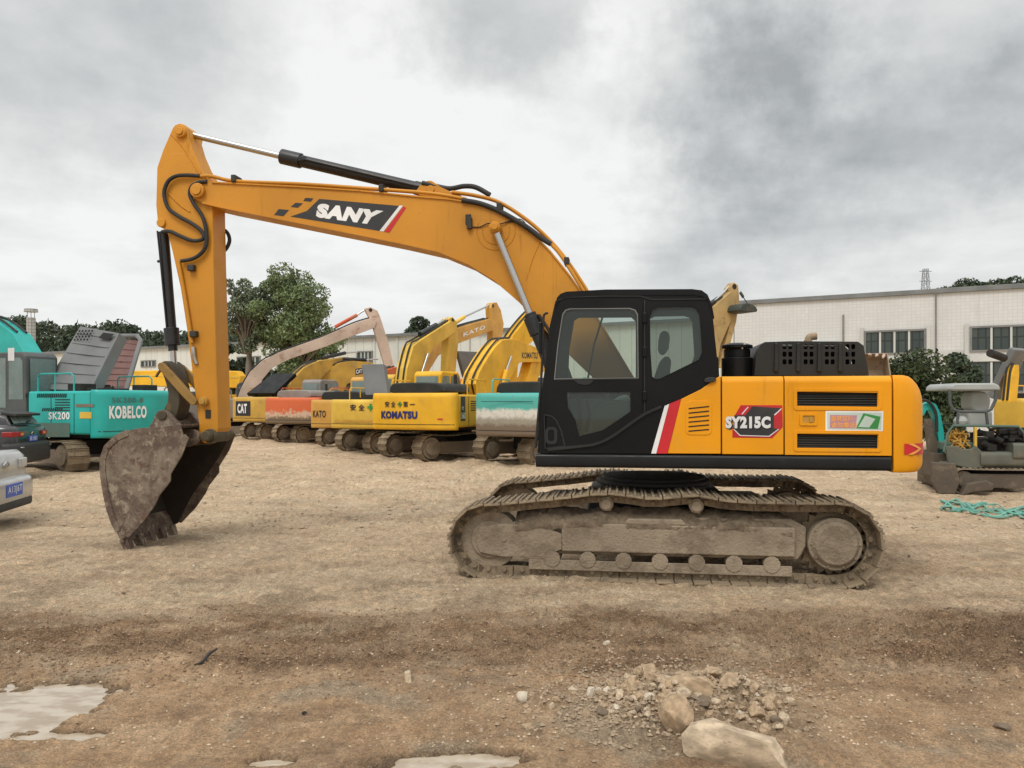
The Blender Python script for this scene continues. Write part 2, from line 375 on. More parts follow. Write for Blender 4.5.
# --- undercarriage
main_path = belt_path((-1.80, .40), (1.77, .44), [(1.25, .875), (.75, .885), (.37, .935), (-.05, .90), (-.52, .94), (-1.1, .875), (-1.5, .83)])
for k, vc in enumerate((-1.19, 1.19)):
    sh, ch = belt_mesh(main_path, .19, vc, .30)
    tr = sh.build('track_belt', 'mudsteel', ex, None, .004, 1)
    ch.build('track_chain', 'mudsteel', tr, None)
    s = -1 if k == 0 else 1
    fr = MB()
    fr.prism([(-1.62, .26), (1.42, .26), (1.50, .40), (1.50, .60), (1.35, .68), (-1.30, .66), (-1.62, .56)], vc-.13, vc+.13)
    fr.prism([(-1.0, .30), (1.38, .30), (1.38, .60), (-1.0, .60)], vc+s*.12, vc+s*.20)
    fr.prism([(-.35, .60), (.30, .60), (.25, .66), (-.3, .66)], vc-.2, vc+.2)
    o = fr.build('track_frame', 'mudframe', ex, 30, .015)
    if k == 0:
        b = MB()
        for uu in np.linspace(-1.1, 1.15, 7): b.cyl((uu, vc-.20, .22), (uu, vc+.2, .22), .085, seg=12)
        b.build_each('bottom_roller', 'mudframe', o, 40)
        b = MB(); b.box((-1.35, vc-.19, .10), (1.35, vc-.165, .205)); b.build('roller_guard', 'mudframe', o, None, .006)
        g = MB(); nu, nt_ = 200, 10; vs = []; fs = []      # dirt heaped on the frame ledge
        for i in range(nu+1):
            u = -1.5+2.85*i/nu
            for k in range(nt_+1):
                t = k/nt_; kv = [(-.20, .56), (-.205, .60), (-.19, .632), (-.165, .655), (-.14, .68), (-.11, .705), (-.07, .725), (-.02, .74), (.03, .75), (.08, .745), (.13, .70)][k]
                e = float(fbm(np.array([u*3.1]), np.array([t*1.5+4.]), 3)[0])*.055+float(fbm(np.array([u*17.]), np.array([t*9.]), 3)[0])*.022
                end = min(1, (1.5+u)/.25, (1.35-u)/.25); vs.append((u, vc+kv[0]-e*.35, kv[1]+e-.05*(1-max(0, end))-.012))
        for i in range(nu):
            for k in range(nt_): fs.append((i*(nt_+1)+k, i*(nt_+1)+k+1, (i+1)*(nt_+1)+k+1, (i+1)*(nt_+1)+k))
        g.add(vs, fs); link('caked_dirt', g.mesh('caked_dirt', 60), 'caked', o)
    for uu, zz in ((.40, .80), (-.53, .805)):
        r = MB(); r.cyl((uu, vc-.16, zz), (uu, vc+.16, zz), .075, seg=20); r.cyl((uu, vc-.19, zz), (uu, vc-.16, zz), .055, seg=20)
        r.box((uu-.05, vc-.06, .62), (uu+.05, vc+.06, zz-.05)); r.build('carrier_roller', 'chalk', ex, 35, .006)
    i_ = MB(); i_.cyl((-1.78, vc-.13, .40), (-1.78, vc+.13, .40), .315, seg=32); i_.cyl((-1.78, vc-.16, .40), (-1.78, vc+.16, .40), .20, seg=24)
    idl = i_.build('idler_wheel', 'mudframe', ex, 35, .012)
    pl = MB(); pl.prism(chaikin([(-1.86, .22), (-1.0, .24), (-1.0, .56), (-1.86, .58), (-1.93, .4)], 1), vc+s*.15, vc+s*.19)
    pl.cyl((-1.62, vc+s*.19, .41), (-1.62, vc+s*.2, .41), .03, seg=10); pl.build('idler_guard', 'mudframe', idl, 30, .01)
    sp = MB()
    tp = []
    for q in range(42):
        t = 2*math.pi*q/42; r = .355 if q % 2 else .30; tp.append((1.77+r*math.cos(t), .44+r*math.sin(t)))
    sp.prism(tp, vc-.03, vc+.03); spo = sp.build('drive_sprocket', 'mudsteel', ex, 30)
    hb = MB(); hb.cyl((1.77, vc-.19, .44), (1.77, vc+.19, .44), .265, seg=32); hb.cyl((1.77, vc+s*.19, .44), (1.77, vc+s*.235, .44), .235, .20, seg=32)
    for q in range(10):
        t = 2*math.pi*q/10; hb.cyl((1.77+.235*math.cos(t), vc+s*.19, .44+.235*math.sin(t)), (1.77+.235*math.cos(t), vc+s*.205, .44+.235*math.sin(t)), .016, seg=6)
    hb.build('hub_cover', 'mudframe', spo, 35, .01)
cf = MB()
cf.prismx([(-.95, .42), (.95, .42), (.95, .62), (.5, .86), (-.5, .86), (-.95, .62)], -.75, .75)
cf.cyl((0, 0, .84), (0, 0, 1.0), .62, seg=40); cf.cyl((0, 0, .9), (0, 0, .96), .68, seg=40)
cf.build('centre_frame', 'darksteel', ex, 35, .02)

# --- turntable deck with the black skirt along its side
zs1 = P(715, 454.5, VS)[1]; zs0 = P(715, 469, VS)[1]
u_front = P(536, 460, VS)[0]; u_cw = P(893, 460, VS)[0]; u_hood0 = P(721, 400, VS)[0]; z_top = P(785, 376, VS)[1]
dk = MB(); dk.box((-.75, -1.2, zs0+.03), (2.3, 1.2, zs1-.02)); dk.box((u_front+.06, -1.15, zs0+.05), (-.5, -.3, zs1-.03))
dk.build('deck', 'darksteel', ex, None, .02)
def roundsec(v0, v1, z0, z1, r, n=4): return rrect(v0, z0, v1, z1, r, n)
sk = MB(); sk.prismx(roundsec(VS-.02, VS+.16, zs0, zs1-.008, .03), u_front, u_cw-.02)
sk.build('side_skirt', 'skirt', ex, 40)
sk2 = MB(); sk2.prismx(roundsec(1.19, 1.37, zs0, zs1-.008, .03), -.4, u_cw-.02); sk2.build('side_skirt', 'skirt', ex, 40)

# --- body panels: rounded shells split by shut lines
def shell(u0, u1, v0, v1, z0, z1, r):
    b = MB(); b.prismx(roundsec(v0, v1, z0, z1, r, 6), u0, u1); return b
core = MB(); core.box((u_hood0-.5, -1.27, zs1), (u_cw+.1, 1.27, z_top-.06)); core.box((u_hood0-.45, .30, zs1), (u_hood0+.1, 1.27, z_top-.15))
core.build('body_core', 'dark', ex, None)
uA = P(721.5, 400, VS)[0]; uB = P(784.3, 400, VS)[0]; uC = P(892.3, 400, VS)[0]
def panel(name, u0, u1, holes, v_near=VS):    # a door-like panel with recesses: face plate + rolled top sheet
    f = MB(); r = .07
    sec = [(VS, zs1+.004), (VS, z_top-r)]
    for i in range(1, 7):
        t = math.pi-math.pi/2*i/6; sec.append((VS+r+r*math.cos(t), z_top-r+r*math.sin(t)))
    sec += [(-.2, z_top+.005), (-.2, z_top-.02), (VS+.10, z_top-.025), (VS+.05, z_top-r*1.1), (VS+.035, z_top-r*1.6)]
    return sec
g = .006
mid = MB(); mid.prismx(panel('', 0, 0, 0)[:9]+[(-.2, z_top-.03), (VS+.1, z_top-.05), (VS+.04, z_top-.12), (VS+.04, zs1+.004)], uA+g, uB-g)
mid_o = mid.build('side_door', 'yellow', ex, 35, .006)
# rear door with two long vents: flat face with openings, rolled edge above it
v1r = [P(x, y, VS) for x, y in ((797.2, 405.8), (877.8, 406.8), (877.8, 392.8), (797.2, 391.8))]
v2r = [P(x, y, VS) for x, y in ((797.2, 447.8), (878, 448.6), (878, 434.8), (797.2, 433.8))]
zr = z_top-.07
rd = plate_mesh([(uB+g, zs1+.004), (uC-g, zs1+.004), (uC-g, zr), (uB+g, zr)], [v1r, v2r], VS, VS+.035)
rdo = link('side_door', rd, 'yellow', ex)
rl = MB(); sec = [(VS, zr-.0005)]
for i in range(0, 7):
    t = math.pi-math.pi/2*i/6; sec.append((VS+.07+.07*math.cos(t), zr+.07*math.sin(t)))
sec += [(-.2, z_top+.005), (-.2, z_top-.03), (VS+.1, z_top-.05), (VS+.035, zr-.0005)]
rl.prismx(sec, uB+g, uC-g); rl.build('door_top', 'yellow', rdo, 50)
for q in (v1r, v2r):
    us = [p[0] for p in q]; ws = [p[1] for p in q]; u0, u1, w0, w1 = min(us), max(us), min(ws), max(ws)
    lv = MB(); lv.box((u0-.02, VS+.05, w0-.02), (u1+.02, VS+.07, w1+.02))
    n = 6
    for i in range(n):
        z = w0+(w1-w0)*(i+.5)/n
        lv.obox(((u0+u1)/2, VS+.035, z), ((u1-u0)/2, 0, 0), (0, .012, .010), (0, -.003, .004))
    lv.build('vent', 'louvre', rdo, None)
    rim = plate_mesh(rrect(u0-.035, w0-.035, u1+.035, w1+.035, .03), [rrect(u0-.004, w0-.004, u1+.004, w1+.004, .012)], VS-.008, VS+.004)
    link('vent_rim', rim, 'yellow', rdo, .004)
top2 = MB(); top2.box((uA+g, -.195, z_top-.03), (uC-g, 1.30, z_top+.003)); top2.box((uA+g, 1.29, zs1), (uC-g, 1.35, z_top-.005))
top2.build('hood_deck', 'yellow', ex, None, .015)
# latch on the rear door
q = [P(x, y, VS) for x, y in ((799.5, 425.5), (817, 425.8), (817, 413.6), (799.5, 413.2))]
lt = link('latch', plate_mesh(rrect(q[0][0], q[0][1], q[2][0], q[2][1], .015), [rrect(q[0][0]+.03, q[0][1]+.025, q[2][0]-.025, q[2][1]-.02, .008)], VS-.012, VS+.002), 'yellow', rdo, .003)
b = MB(); b.box((q[0][0]+.03, VS-.002, q[0][1]+.025), (q[2][0]-.025, VS+.001, q[2][1]-.02)); b.box((q[2][0]-.075, VS-.014, q[0][1]+.035), (q[2][0]-.045, VS-.002, q[2][1]-.035)); b.build('latch', 'oldyellow', rdo, None, .002)

# front yellow panel beside the cab, slanted front edge and curved top
fp = FM.L([(667.6, 453.6), (681.2, 398.9), (690, 394.6), (701, 389.2), (709, 383.5), (714.5, 379.2), (718.8, 376.6), (720.6, 376.4), (720.9, 453.9)], VS)
fpm = MB(); fpm.prism(fp, VS, VS+.05); fpo = fpm.build('front_side_panel', 'yellow', ex, 30, .006)
rs = MB(); rs.prism(FM.L([(656.4, 453.5), (669.4, 403.8), (681.0, 398.9), (667.4, 453.6)], VS), VS-.001, VS+.05); rs.build('red_stripe', 'red', fpo, None)
ws = MB(); ws.prism(FM.L([(651.2, 453.5), (664.6, 406.0), (669.2, 403.9), (656.2, 453.5)], VS), VS-.001, VS+.05); ws.build('white_stripe', 'white', fpo, None)
q = rrect(*P(685.6, 434.8, VS), *P(711.8, 400.8, VS), .05)
link('vent_plate', plate_mesh(q, [], VS-.007, VS+.001), 'yellow', fpo, .004)
lv = MB()
for i in range(6):
    a = P(688.5, 408.6+i*4.5, VS); c = P(709, 406.4+i*4.6, VS); lv.obox(((a[0]+c[0])/2, VS-.008, (a[1]+c[1])/2), ((c[0]-a[0])/2, 0, (c[1]-a[1])/2), (0, .003, 0), (0, 0, .006))
lv.build('vent', 'dark', fpo, None)
# counterweight: curved in plan, rolled at its top and bottom edge
def cw_plan(u0, k=1.): return [(u0, -1.35), (u0+.13, -1.345), (u0+.22, -1.31), (u0+.30, -1.23), (u0+.36, -1.10), (u0+.44, -.8), (u0+.52, -.42), (u0+.55, 0)]
def cw_mesh(u0, z0, z1, sc=1., rt=.30, rb=.10, W=1.35, full=None):
    pl = cw_plan(u0); pl = [(u0+(u-u0)*sc, v*W/1.35) for u, v in pl]; pl += [(u, -v) for u, v in pl[-2::-1]]
    n = len(pl); zs = []
    for i in range(5): t = i/4*math.pi/2; zs.append((z0+rb*(1-math.sin(t)) if False else z0+rb-rb*math.cos(t), rb*(1-math.sin(t))))
    for i in range(7): t = i/6*math.pi/2; zs.append((z1-rt+rt*math.sin(t), rt*(1-math.cos(t))))
    vs = []; fs = []
    for z, ins in zs:
        for u, v in pl:
            d = max(.0, (u-u0)); m = max(0., 1-ins/max(.05, .55*sc)*.92)
            vs.append((u0+d*m, v*(1-ins*.10), z))
    for j in range(len(zs)-1):
        for i in range(n-1): fs.append((j*n+i, j*n+i+1, (j+1)*n+i+1, (j+1)*n+i))
        fs.append((j*n+n-1, j*n, (j+1)*n, (j+1)*n+n-1))
    fs += [tuple(range(n)), tuple(range((len(zs)-1)*n, len(zs)*n))]
    return MB().add(vs, fs)
zc0 = P(905, 472, -1.25)[1]
cwo = cw_mesh(u_cw+.006, zc0, z_top+.005).build('counterweight', 'yellow', ex, 50)
def cw_u(u0, v):                           # plan position of the counterweight skin at v
    pl = cw_plan(u0)
    for (a, b), (c, d) in zip(pl, pl[1:]):
        if b <= -abs(v) <= d: return a+(c-a)*(-abs(v)-b)/(d-b)
    return pl[-1][0]
wv = [P(910, 454, -1.25)[1], P(910, 443.2, -1.25)[1]]
_pl = catmull([(u, v, 0) for u, v in cw_plan(u_cw+.006)], 6); _cum = [0.]
for a, c in zip(_pl, _pl[1:]): _cum.append(_cum[-1]+(c-a).length)
def cw_at(d, off):                        # point at arc length d along the counterweight skin, pushed out by off
    k = 0
    while k < len(_pl)-2 and _cum[k+1] < d: k += 1
    t = (d-_cum[k])/(_cum[k+1]-_cum[k]); p = _pl[k].lerp(_pl[k+1], t); e = (_pl[k+1]-_pl[k]).normalized(); return p.x+e.y*off, p.y-e.x*off
rf = MB(); vs = []
for i in range(22):
    for w in wv: vs.append((*cw_at(.10+.62*i/21, .006), w))
rf.add(vs, [(2*i, 2*i+2, 2*i+3, 2*i+1) for i in range(21)]); rf.build('reflector', 'red', cwo, 40)
ar = MB(); vs = []
for k in range(9):
    t = k/8; d = .13+.13*(1-abs(2*t-1)); w = wv[0]+(wv[1]-wv[0])*t
    vs += [(*cw_at(d, .011), w), (*cw_at(d+.06, .011), w)]
ar.add(vs, [(2*i, 2*i+2, 2*i+3, 2*i+1) for i in range(8)]); ar.build('arrow', 'orange_txt', cwo, 40)

# model badge on the middle door
def decal(poly, v, name, m, par, th=.0025):
    b = MB(); b.prism(FM.L(poly, v), v-th, v+.001); return b.build(name, m, par, None)
def Z7(pts, s=3.492, ox=680, oy=270): return [(ox+x/s, oy+y/s) for x, y in pts]
decal(Z7([(190, 510), (212, 472), (357, 472), (359, 548), (322, 587), (183, 585), (183, 553), (300, 553)]), VS, 'badge', 'red', mid_o)
decal(Z7([(190, 507), (228, 507), (252, 476), (352, 482), (328, 506), (328, 552), (346, 556), (312, 582), (208, 578), (186, 556)]), VS, 'badge', 'charcoal', mid_o, .004)
for pl in ([(186, 556), (208, 579), (312, 582), (346, 556), (343, 555), (310, 579), (210, 576), (190, 556)], [(214, 503), (236, 478), (240, 478), (218, 504)], [(328, 505), (353, 483), (355, 485), (331, 508)]):
    decal(Z7(pl), VS, 'badge_line', 'white', mid_o, .005)
qs = [P(*p, VS) for p in Z7([(158, 553), (316, 553), (316, 511), (158, 511)])]
def t_fn(q, v): return lambda x, y: (bilerp(q, x, y)[0], v, bilerp(q, x, y)[1])
sh_q = [(a+.012, b-.012) for a, b in qs]
mapped_text('SY215C', t_fn(sh_q, VS-.006), 'lettering_shadow', 'blackink', mid_o, .075)
mapped_text('SY215C', t_fn(qs, VS-.009), 'lettering', 'white', mid_o, .062)
# warning sticker on the rear door
stq = Z7([(508, 561), (708, 563), (710, 493), (508, 492)])
sto = decal(stq, VS, 'sticker', 'white', rdo, .003)
decal(Z7([(514, 556), (702, 558), (704, 498), (514, 497)]), VS, 'sticker_field', 'sticker', rdo, .0045)
decal(Z7([(522, 552), (612, 553), (618, 507), (524, 506)]), VS, 'sticker_field', 'pink', rdo, .0055)
decal(Z7([(614, 553), (690, 555), (700, 512), (640, 500)]), VS, 'sticker_field', 'green', rdo, .0055)
decal(Z7([(622, 548), (660, 550), (682, 520), (646, 508)]), VS, 'sticker_field', 'sticker', rdo, .0065)
for tx, y0, y1, x1 in (('旋转区域', 529, 509, 604), ('请勿靠近!', 551, 532, 618)):
    mapped_text(tx, t_fn([P(*p, VS) for p in Z7([(527, y0), (x1, y0), (x1, y1), (527, y1)])], VS-.008), 'lettering', 'orange_txt', rdo, .02)

# --- black plastic engine hood
HV = -.86
ho = FM.L([(754.5, 375.5), (756, 357), (760, 345.5), (765, 342), (790, 341.2), (858, 341.6), (863.5, 345.5), (869, 375.5)], HV)
holes = []
for cx in (787.4, 808.6, 829.8, 850.4):
    for cy in (346.6, 354.2, 361.8):
        for dx in (-2.9, 2.9): holes.append(rrect(*P(cx+dx-2.0, cy+2.6, HV), *P(cx+dx+2.0, cy-2.6, HV), .012, 2))
hp = plate_mesh(ho, holes, HV, HV+.02); hoo = link('engine_hood', hp, 'plastic', ex)
hb = MB(); 
hb.prism([(u, w) for u, w in ho], HV+.55, HV+1.6)
vs = [(u, HV+.02, w) for u, w in ho]+[(u, HV+.55, w) for u, w in ho]; n = len(ho)
hb.add(vs, [(i, i+1, n+i+1, n+i) for i in range(n-1)]); hb.build('hood_shell', 'plastic', hoo, 40, .03)
rb = MB()
for cx in (776, 798, 819, 840):
    rb.prism(FM.L([(cx-2.4, 372), (cx-1.6, 343), (cx+1.6, 343), (cx+2.4, 372)], HV), HV-.03, HV+.001)
rb.build_each('hood_rib', 'plastic', hoo, None, .012)
pc = MB(); c0 = P(737, 374, -.6); c1 = P(737, 344, -.6); uc = c0[0]
pc.cyl((uc, -.6, c0[1]-.1), (uc, -.6, P(737, 358, -.6)[1]), .17, seg=28); pc.cyl((uc, -.6, P(737, 358, -.6)[1]), (uc, -.6, P(737, 349.5, -.6)[1]), .145, seg=28)
pc.cyl((uc, -.6, P(737, 348.5, -.6)[1]), (uc, -.6, P(737, 345.2, -.6)[1]), .17, seg=28); pc.cyl((uc, -.6, P(737, 345.3, -.6)[1]), (uc, -.6, P(737, 343.2, -.6)[1]), .16, .09, seg=28)
for i in range(8):
    t = i*math.pi/4; pc.box((uc+.13*math.cos(t)-.006, -.6+.13*math.sin(t)-.006, P(737, 350, -.6)[1]), (uc+.13*math.cos(t)+.006, -.6+.13*math.sin(t)+.006, P(737, 348, -.6)[1]))
pco = pc.build('air_cleaner', 'black', ex, 35, .006)
st = MB(); st.tube([(uc+.03, -.745, P(0, 356, -.6)[1]), (uc+.06, -.737, P(0, 352.5, -.6)[1]), (uc+.09, -.722, P(0, 354, -.6)[1])], .012, 6); st.build('badge', 'white', pco, 40)
# exhaust behind the hood
xx = P(808, 342, .3); eb = MB(); eb.cyl((xx[0], .3, xx[1]-.4), (xx[0], .3, xx[1]+.02), .05, seg=16); eb.tube([(xx[0], .3, xx[1]+.01), (xx[0]+.02, .3, xx[1]+.06), (xx[0]+.10, .3, xx[1]+.07)], .045, 10)
eb.build('exhaust_pipe', 'rustytan', ex, 40)

# --- right-hand side boxes (tank, tool box) behind the boom
tb = MB(); tb.prismx(roundsec(.45, 1.33, zs1, z_top-.10, .08), -.35, u_hood0-.42)
tb.build('fuel_tank', 'yellow', ex, 40)
bf = MB()
for vv0 in (-.17, .39): bf.prism([(-.9, zs1-.1), (.35, zs1-.1), (.2, zs1+.55), (-.25, zs1+.75), (-.5, zs1+.6)], vv0-.03, vv0+.03)
bf.build_each('boom_bracket', 'yellow', ex, None, .01)

# --- cab
CN, CFV = VS, -.43
cabout = [(537.5, 453.2), (541.8, 392), (549.5, 330), (556, 301), (559.5, 295.6), (565, 293.6), (606, 291.2), (692, 290.6), (700.5, 291.8), (706, 295.6), (710, 304), (713.2, 320), (717.3, 360), (718.3, 376.2),
          (714, 379), (708.6, 383.2), (700.6, 388.8), (689.6, 394.2), (680.8, 398.6), (668.9, 403.4), (664.3, 405.6), (650.9, 453.4)]
w_door = [(555.2, 378.6), (558.5, 345), (563.5, 315), (566.5, 311), (571, 309.6), (629, 309.2), (634.5, 311), (637, 315.5), (637.6, 377.6)]
w_low = [(579.5, 436.2), (575.5, 420), (568, 407), (567, 392.4), (630.2, 392.2), (630.4, 411.6), (603, 430)]
w_rear = [(652.2, 376.5), (650.4, 350), (650, 318), (652.5, 310), (658, 307.4), (690, 306.8), (696, 308.4), (699.6, 314), (702, 352), (698.6, 359.6), (660, 378.6), (655.5, 379)]
def grow(pts, d):
    cx = sum(p[0] for p in pts)/len(pts); cy = sum(p[1] for p in pts)/len(pts)
    return [(p[0]+d*(1 if p[0] > cx else -1), p[1]+d*(1 if p[1] > cy else -1)) for p in pts]
# glazing of the near side
near = plate_mesh(FM.L(cabout, CN), [FM.L(grow(w_door, -.2), CN), FM.L(grow(w_low, 2), CN), FM.L(w_rear, CN)], CN, CN+.05)
cab = link('cab', near, 'black', ex, None, .012)
doorout = [(547.2, 448.4), (592, 443.8), (604, 440), (615, 433.6), (634.5, 419.6), (641.6, 414.6), (642.4, 304), (640, 300.5), (635, 298.8), (567, 299.2), (561, 301.5), (558.8, 306), (551.8, 345), (546.8, 392)]
dm = plate_mesh(FM.L(doorout, CN), [FM.L(w_door, CN), FM.L(w_low, CN)], CN-.022, CN-.001)
door = link('cab_door', dm, 'black', ex, None, .006)
def ring(pts, d, v0, v1, name, m, par): return link(name, plate_mesh(FM.L(grow(pts, d), CN), [FM.L(pts, CN)], v0, v1), m, par)
ring(w_door, 1.0, CN-.027, CN-.02, 'window_seal', 'seal', door)
ring(w_rear, .9, CN-.006, CN+.002, 'window_seal', 'black', cab)
for pts, nm, gm, par, dv in ((w_door, 'window', 'glass', door, -.010), (w_low, 'window', 'glass', door, -.010), (w_rear, 'side_window', 'glass_rear', cab, .02)):
    b = MB(); b.add([(u, CN+dv, w) for u, w in FM.L(grow(pts, .6), CN)], [tuple(range(len(pts)))]); b.build(nm, gm, par, None)
def strip(pts, wd, v0, v1, name, m, par, bev=0.):
    b = MB(); pl = FM.L(pts, CN)
    for a, c in zip(pl, pl[1:]):
        d = Vector((c[0]-a[0], 0, c[1]-a[1])); n = Vector((-d.z, 0, d.x)).normalized()*wd/2
        b.obox(((a[0]+c[0])/2, (v0+v1)/2, (a[1]+c[1])/2), d*.502, (0, (v1-v0)/2, 0), n)
    return b.build(name, m, par, None, bev)
strip([(548, 449.5), (572, 447), (592, 444.8), (604, 441), (615, 434.5), (634.5, 420.6), (645, 413.5), (661, 406.5)], .028, CN-.03, CN-.0225, 'door_trim', 'plastic', door)
strip([(544.6, 414.6), (552, 416.2), (556.6, 420.4), (561.5, 431), (565, 445.5)], .014, CN-.03, CN-.0005, 'step_trim', 'plastic', cab)
strip([(544.4, 414.6), (545.5, 448.4), (565, 446)], .010, CN-.028, CN-.0005, 'step_trim', 'plastic', cab)
hp_ = rrect(*P(545.5, 444, CN), *P(557.5, 427, CN), .045)
link('step_grip', plate_mesh(hp_, [rrect(*P(548.3, 441, CN), *P(554.6, 429.5, CN), .03)], CN-.03, CN-.0006), 'plastic', cab, None, .004)
strip([(556, 379.8), (638, 378.8)], .012, CN-.028, CN-.022, 'door_bar', 'plastic', door)
lk = MB(); lk.prism(FM.L([(574, 380.6), (594, 380.6), (590, 384.4), (585, 385.4), (578, 384)], CN), CN-.032, CN-.021); lk.build('door_lock', 'plastic', door, None, .004)
strip([(644.6, 300), (644.6, 412)], .012, CN-.018, CN-.0005, 'door_jamb', 'plastic', cab)
for yy in (318, 352, 396):
    b = MB(); b.prism(FM.L([(642.5, yy+5), (646.5, yy+5), (646.5, yy-5), (642.5, yy-5)], CN), CN-.035, CN-.002); b.build('hinge', 'black', door, None, .006)
gh = MB(); gh.prism(chaikin(FM.L([(703.5, 381), (706, 377.5), (715, 377.2), (716.5, 380), (713, 382.4), (705, 382.6)], CN), 1), CN-.03, CN+.001); gh.build('rear_latch', 'louvre', cab, 30, .006)
# roof, back wall, front frame, far side
roof = MB(); rp = FM.L([(555.6, 302.5), (557.2, 297.5), (560.5, 294.0), (566, 291.8), (606, 289.6), (692, 289.2), (701.5, 290.4), (707.4, 294.6), (711.4, 303.6), (712.2, 310)], CN)
rin = [(u, w-.06) for u, w in rp]
for i in range(len(rp)-1):
    roof.prism([rp[i], rp[i+1], rin[i+1], rin[i]], CN-.012, CFV+.012)
me = roof.mesh('roof', 30); bm = bmesh.new(); bm.from_mesh(me); bmesh.ops.remove_doubles(bm, verts=bm.verts, dist=.0005)
# drop interior faces shared by neighbouring strips
seen = {}
for f in bm.faces: seen.setdefault(tuple(sorted(v.index for v in f.verts)), []).append(f)
bmesh.ops.delete(bm, geom=[f for fl in seen.values() if len(fl) > 1 for f in fl], context='FACES'); bmesh.ops.recalc_face_normals(bm, faces=bm.faces); bm.to_mesh(me); bm.free()
me.shade_smooth(); me.set_sharp_from_angle(angle=rad(30)); rfo = link('roof', me, 'black', cab, None, .02)
strip([(558, 300.6), (566, 297.4), (606, 296.2), (640, 296.2), (652, 299.6), (692, 299.2), (708, 299)], .012, CN-.012, CN+.002, 'rain_gutter', 'plastic', cab)
far = plate_mesh(FM.L(cabout, CN), [FM.L([(562, 386), (563.5, 345), (569, 312), (574, 309), (632, 308.5), (637, 313), (637, 386)], CN), FM.L(w_rear, CN)], CFV-.05, CFV)
cso = link('cab_side', far, 'black', cab)
b = MB(); b.prism(FM.L([(547, 448), (549, 398), (640, 398), (640, 448)], CN), CFV-.07, CFV-.052); b.build('inner_trim', 'console', cso, None)
bk = MB(); bp = FM.L([(712.2, 308), (714.2, 325), (718.2, 362), (719.2, 378), (716, 378), (713, 352), (708, 308)], CN)
bkp = FM.L([(711, 304), (713.4, 318), (717.4, 357), (718.4, 377)], CN)
def wallstrip(p, v0, v1, th, b):
    for a, c in zip(p, p[1:]):
        d = Vector((c[0]-a[0], 0, c[1]-a[1])); n = Vector((-d.z, 0, d.x)).normalized()*th
        b.obox(((a[0]+c[0])/2, (v0+v1)/2, (a[1]+c[1])/2), d*.503, (0, (v1-v0)/2, 0), n)
wallstrip(bkp[2:], CN+.05, CFV-.05, .015, bk); wallstrip(bkp[:2], CN+.05, CFV-.05, .015, bk)
bk.prism(FM.L([(664, 405), (668, 402), (717, 378), (717, 450), (652, 450)], CN), CN+.06, CFV-.02)
bk.build('back_wall', 'black', cab, None)
fr = MB(); fp_ = FM.L([(539, 440), (542.6, 388), (550.2, 330), (556.8, 301)], CN)
wallstrip(fp_[2:], CN+.05, CN+.09, .02, fr); wallstrip(fp_[2:], CFV-.09, CFV-.05, .02, fr); wallstrip(fp_[:2], CN+.05, CFV-.05, .02, fr)
fr.build_each('front_frame', 'black', cab, None)
b = MB(); fpg = FM.L([(543.4, 388), (551, 330), (557.6, 301)], CN); b.add([(u, v, w) for u, w in fpg for v in (CN+.05, CFV-.05)], [(0, 1, 3, 2), (2, 3, 5, 4)]); b.build('windscreen', 'glass', cab, None)
fl = MB(); fl.box((P(540, 450, CN)[0], CN+.05, zs1-.01), (P(655, 450, CN)[0], CFV-.05, zs1+.05)); fl.build('floor', 'darksteel', cab, None)
# seat, console, levers inside
su = P(650, 400, -1.)[0]
s_ = MB(); s_.prism(chaikin([(su-.55, 1.62), (su-.02, 1.58), (su+.02, 1.70), (su-.05, 1.74), (su-.55, 1.76)], 1), -1.15, -.68); s_.box((su-.45, -1.1, 1.25), (su-.1, -.72, 1.6))
seat = s_.build('seat', 'seat', cab, 40, .03)
s_ = MB(); s_.prism(chaikin([(su-.06, 1.70), (su+.10, 1.68), (su+.24, 2.32), (su+.18, 2.38), (su+.10, 2.34)], 1), -1.14, -.70); s_.build('seat_back', 'seat', seat, 40, .04)
s_ = MB(); s_.prism(chaikin([(su+.09, 2.40), (su+.19, 2.40), (su+.22, 2.62), (su+.15, 2.66), (su+.10, 2.62)], 1), -1.05, -.79); s_.build('headrest', 'seat_cover', seat, 40, .03)
s_ = MB(); s_.prism(chaikin([(su-.6, 1.3), (su+.1, 1.3), (su+.12, 1.85), (su-.5, 1.92), (su-.62, 1.8)], 1), -1.27, -1.17); s_.prism(chaikin([(su-.6, 1.3), (su+.1, 1.3), (su+.12, 1.85), (su-.5, 1.92), (su-.62, 1.8)], 1), -.66, -.54)
s_.tube([(su-.45, -1.22, 1.9), (su-.5, -1.22, 2.1)], .018); s_.tube([(su-.45, -.6, 1.9), (su-.5, -.6, 2.1)], .018); s_.build('console', 'console', cab, 40, .02)
s_ = MB(); s_.box((u_front+.25, -.62, 1.75), (u_front+.30, -.50, 2.05)); s_.tube([(u_front+.28, -.56, 1.75), (u_front+.35, -.56, 1.3)], .02); s_.build('monitor', 'console', cab, None, .01)
s_ = MB(); s_.prism(chaikin(FM.L([(596, 434), (600, 416), (610, 404), (618, 396), (631, 394), (636, 424), (622, 436)], -1.0), 2), -1.12, -.9); s_.build('arm_console', 'seat_cover', cab, 40, .03)
s_ = MB(); s_.tube([FM.V3(586, 432, -1.0), FM.V3(589, 415, -1.0), FM.V3(587, 400, -1.0)], .02, 8); s_.tube([FM.V3(576, 440, -.8), FM.V3(580, 420, -.8), FM.V3(578, 395, -.8)], .025, 8); s_.build_each('lever', 'rubber', cab, 40)
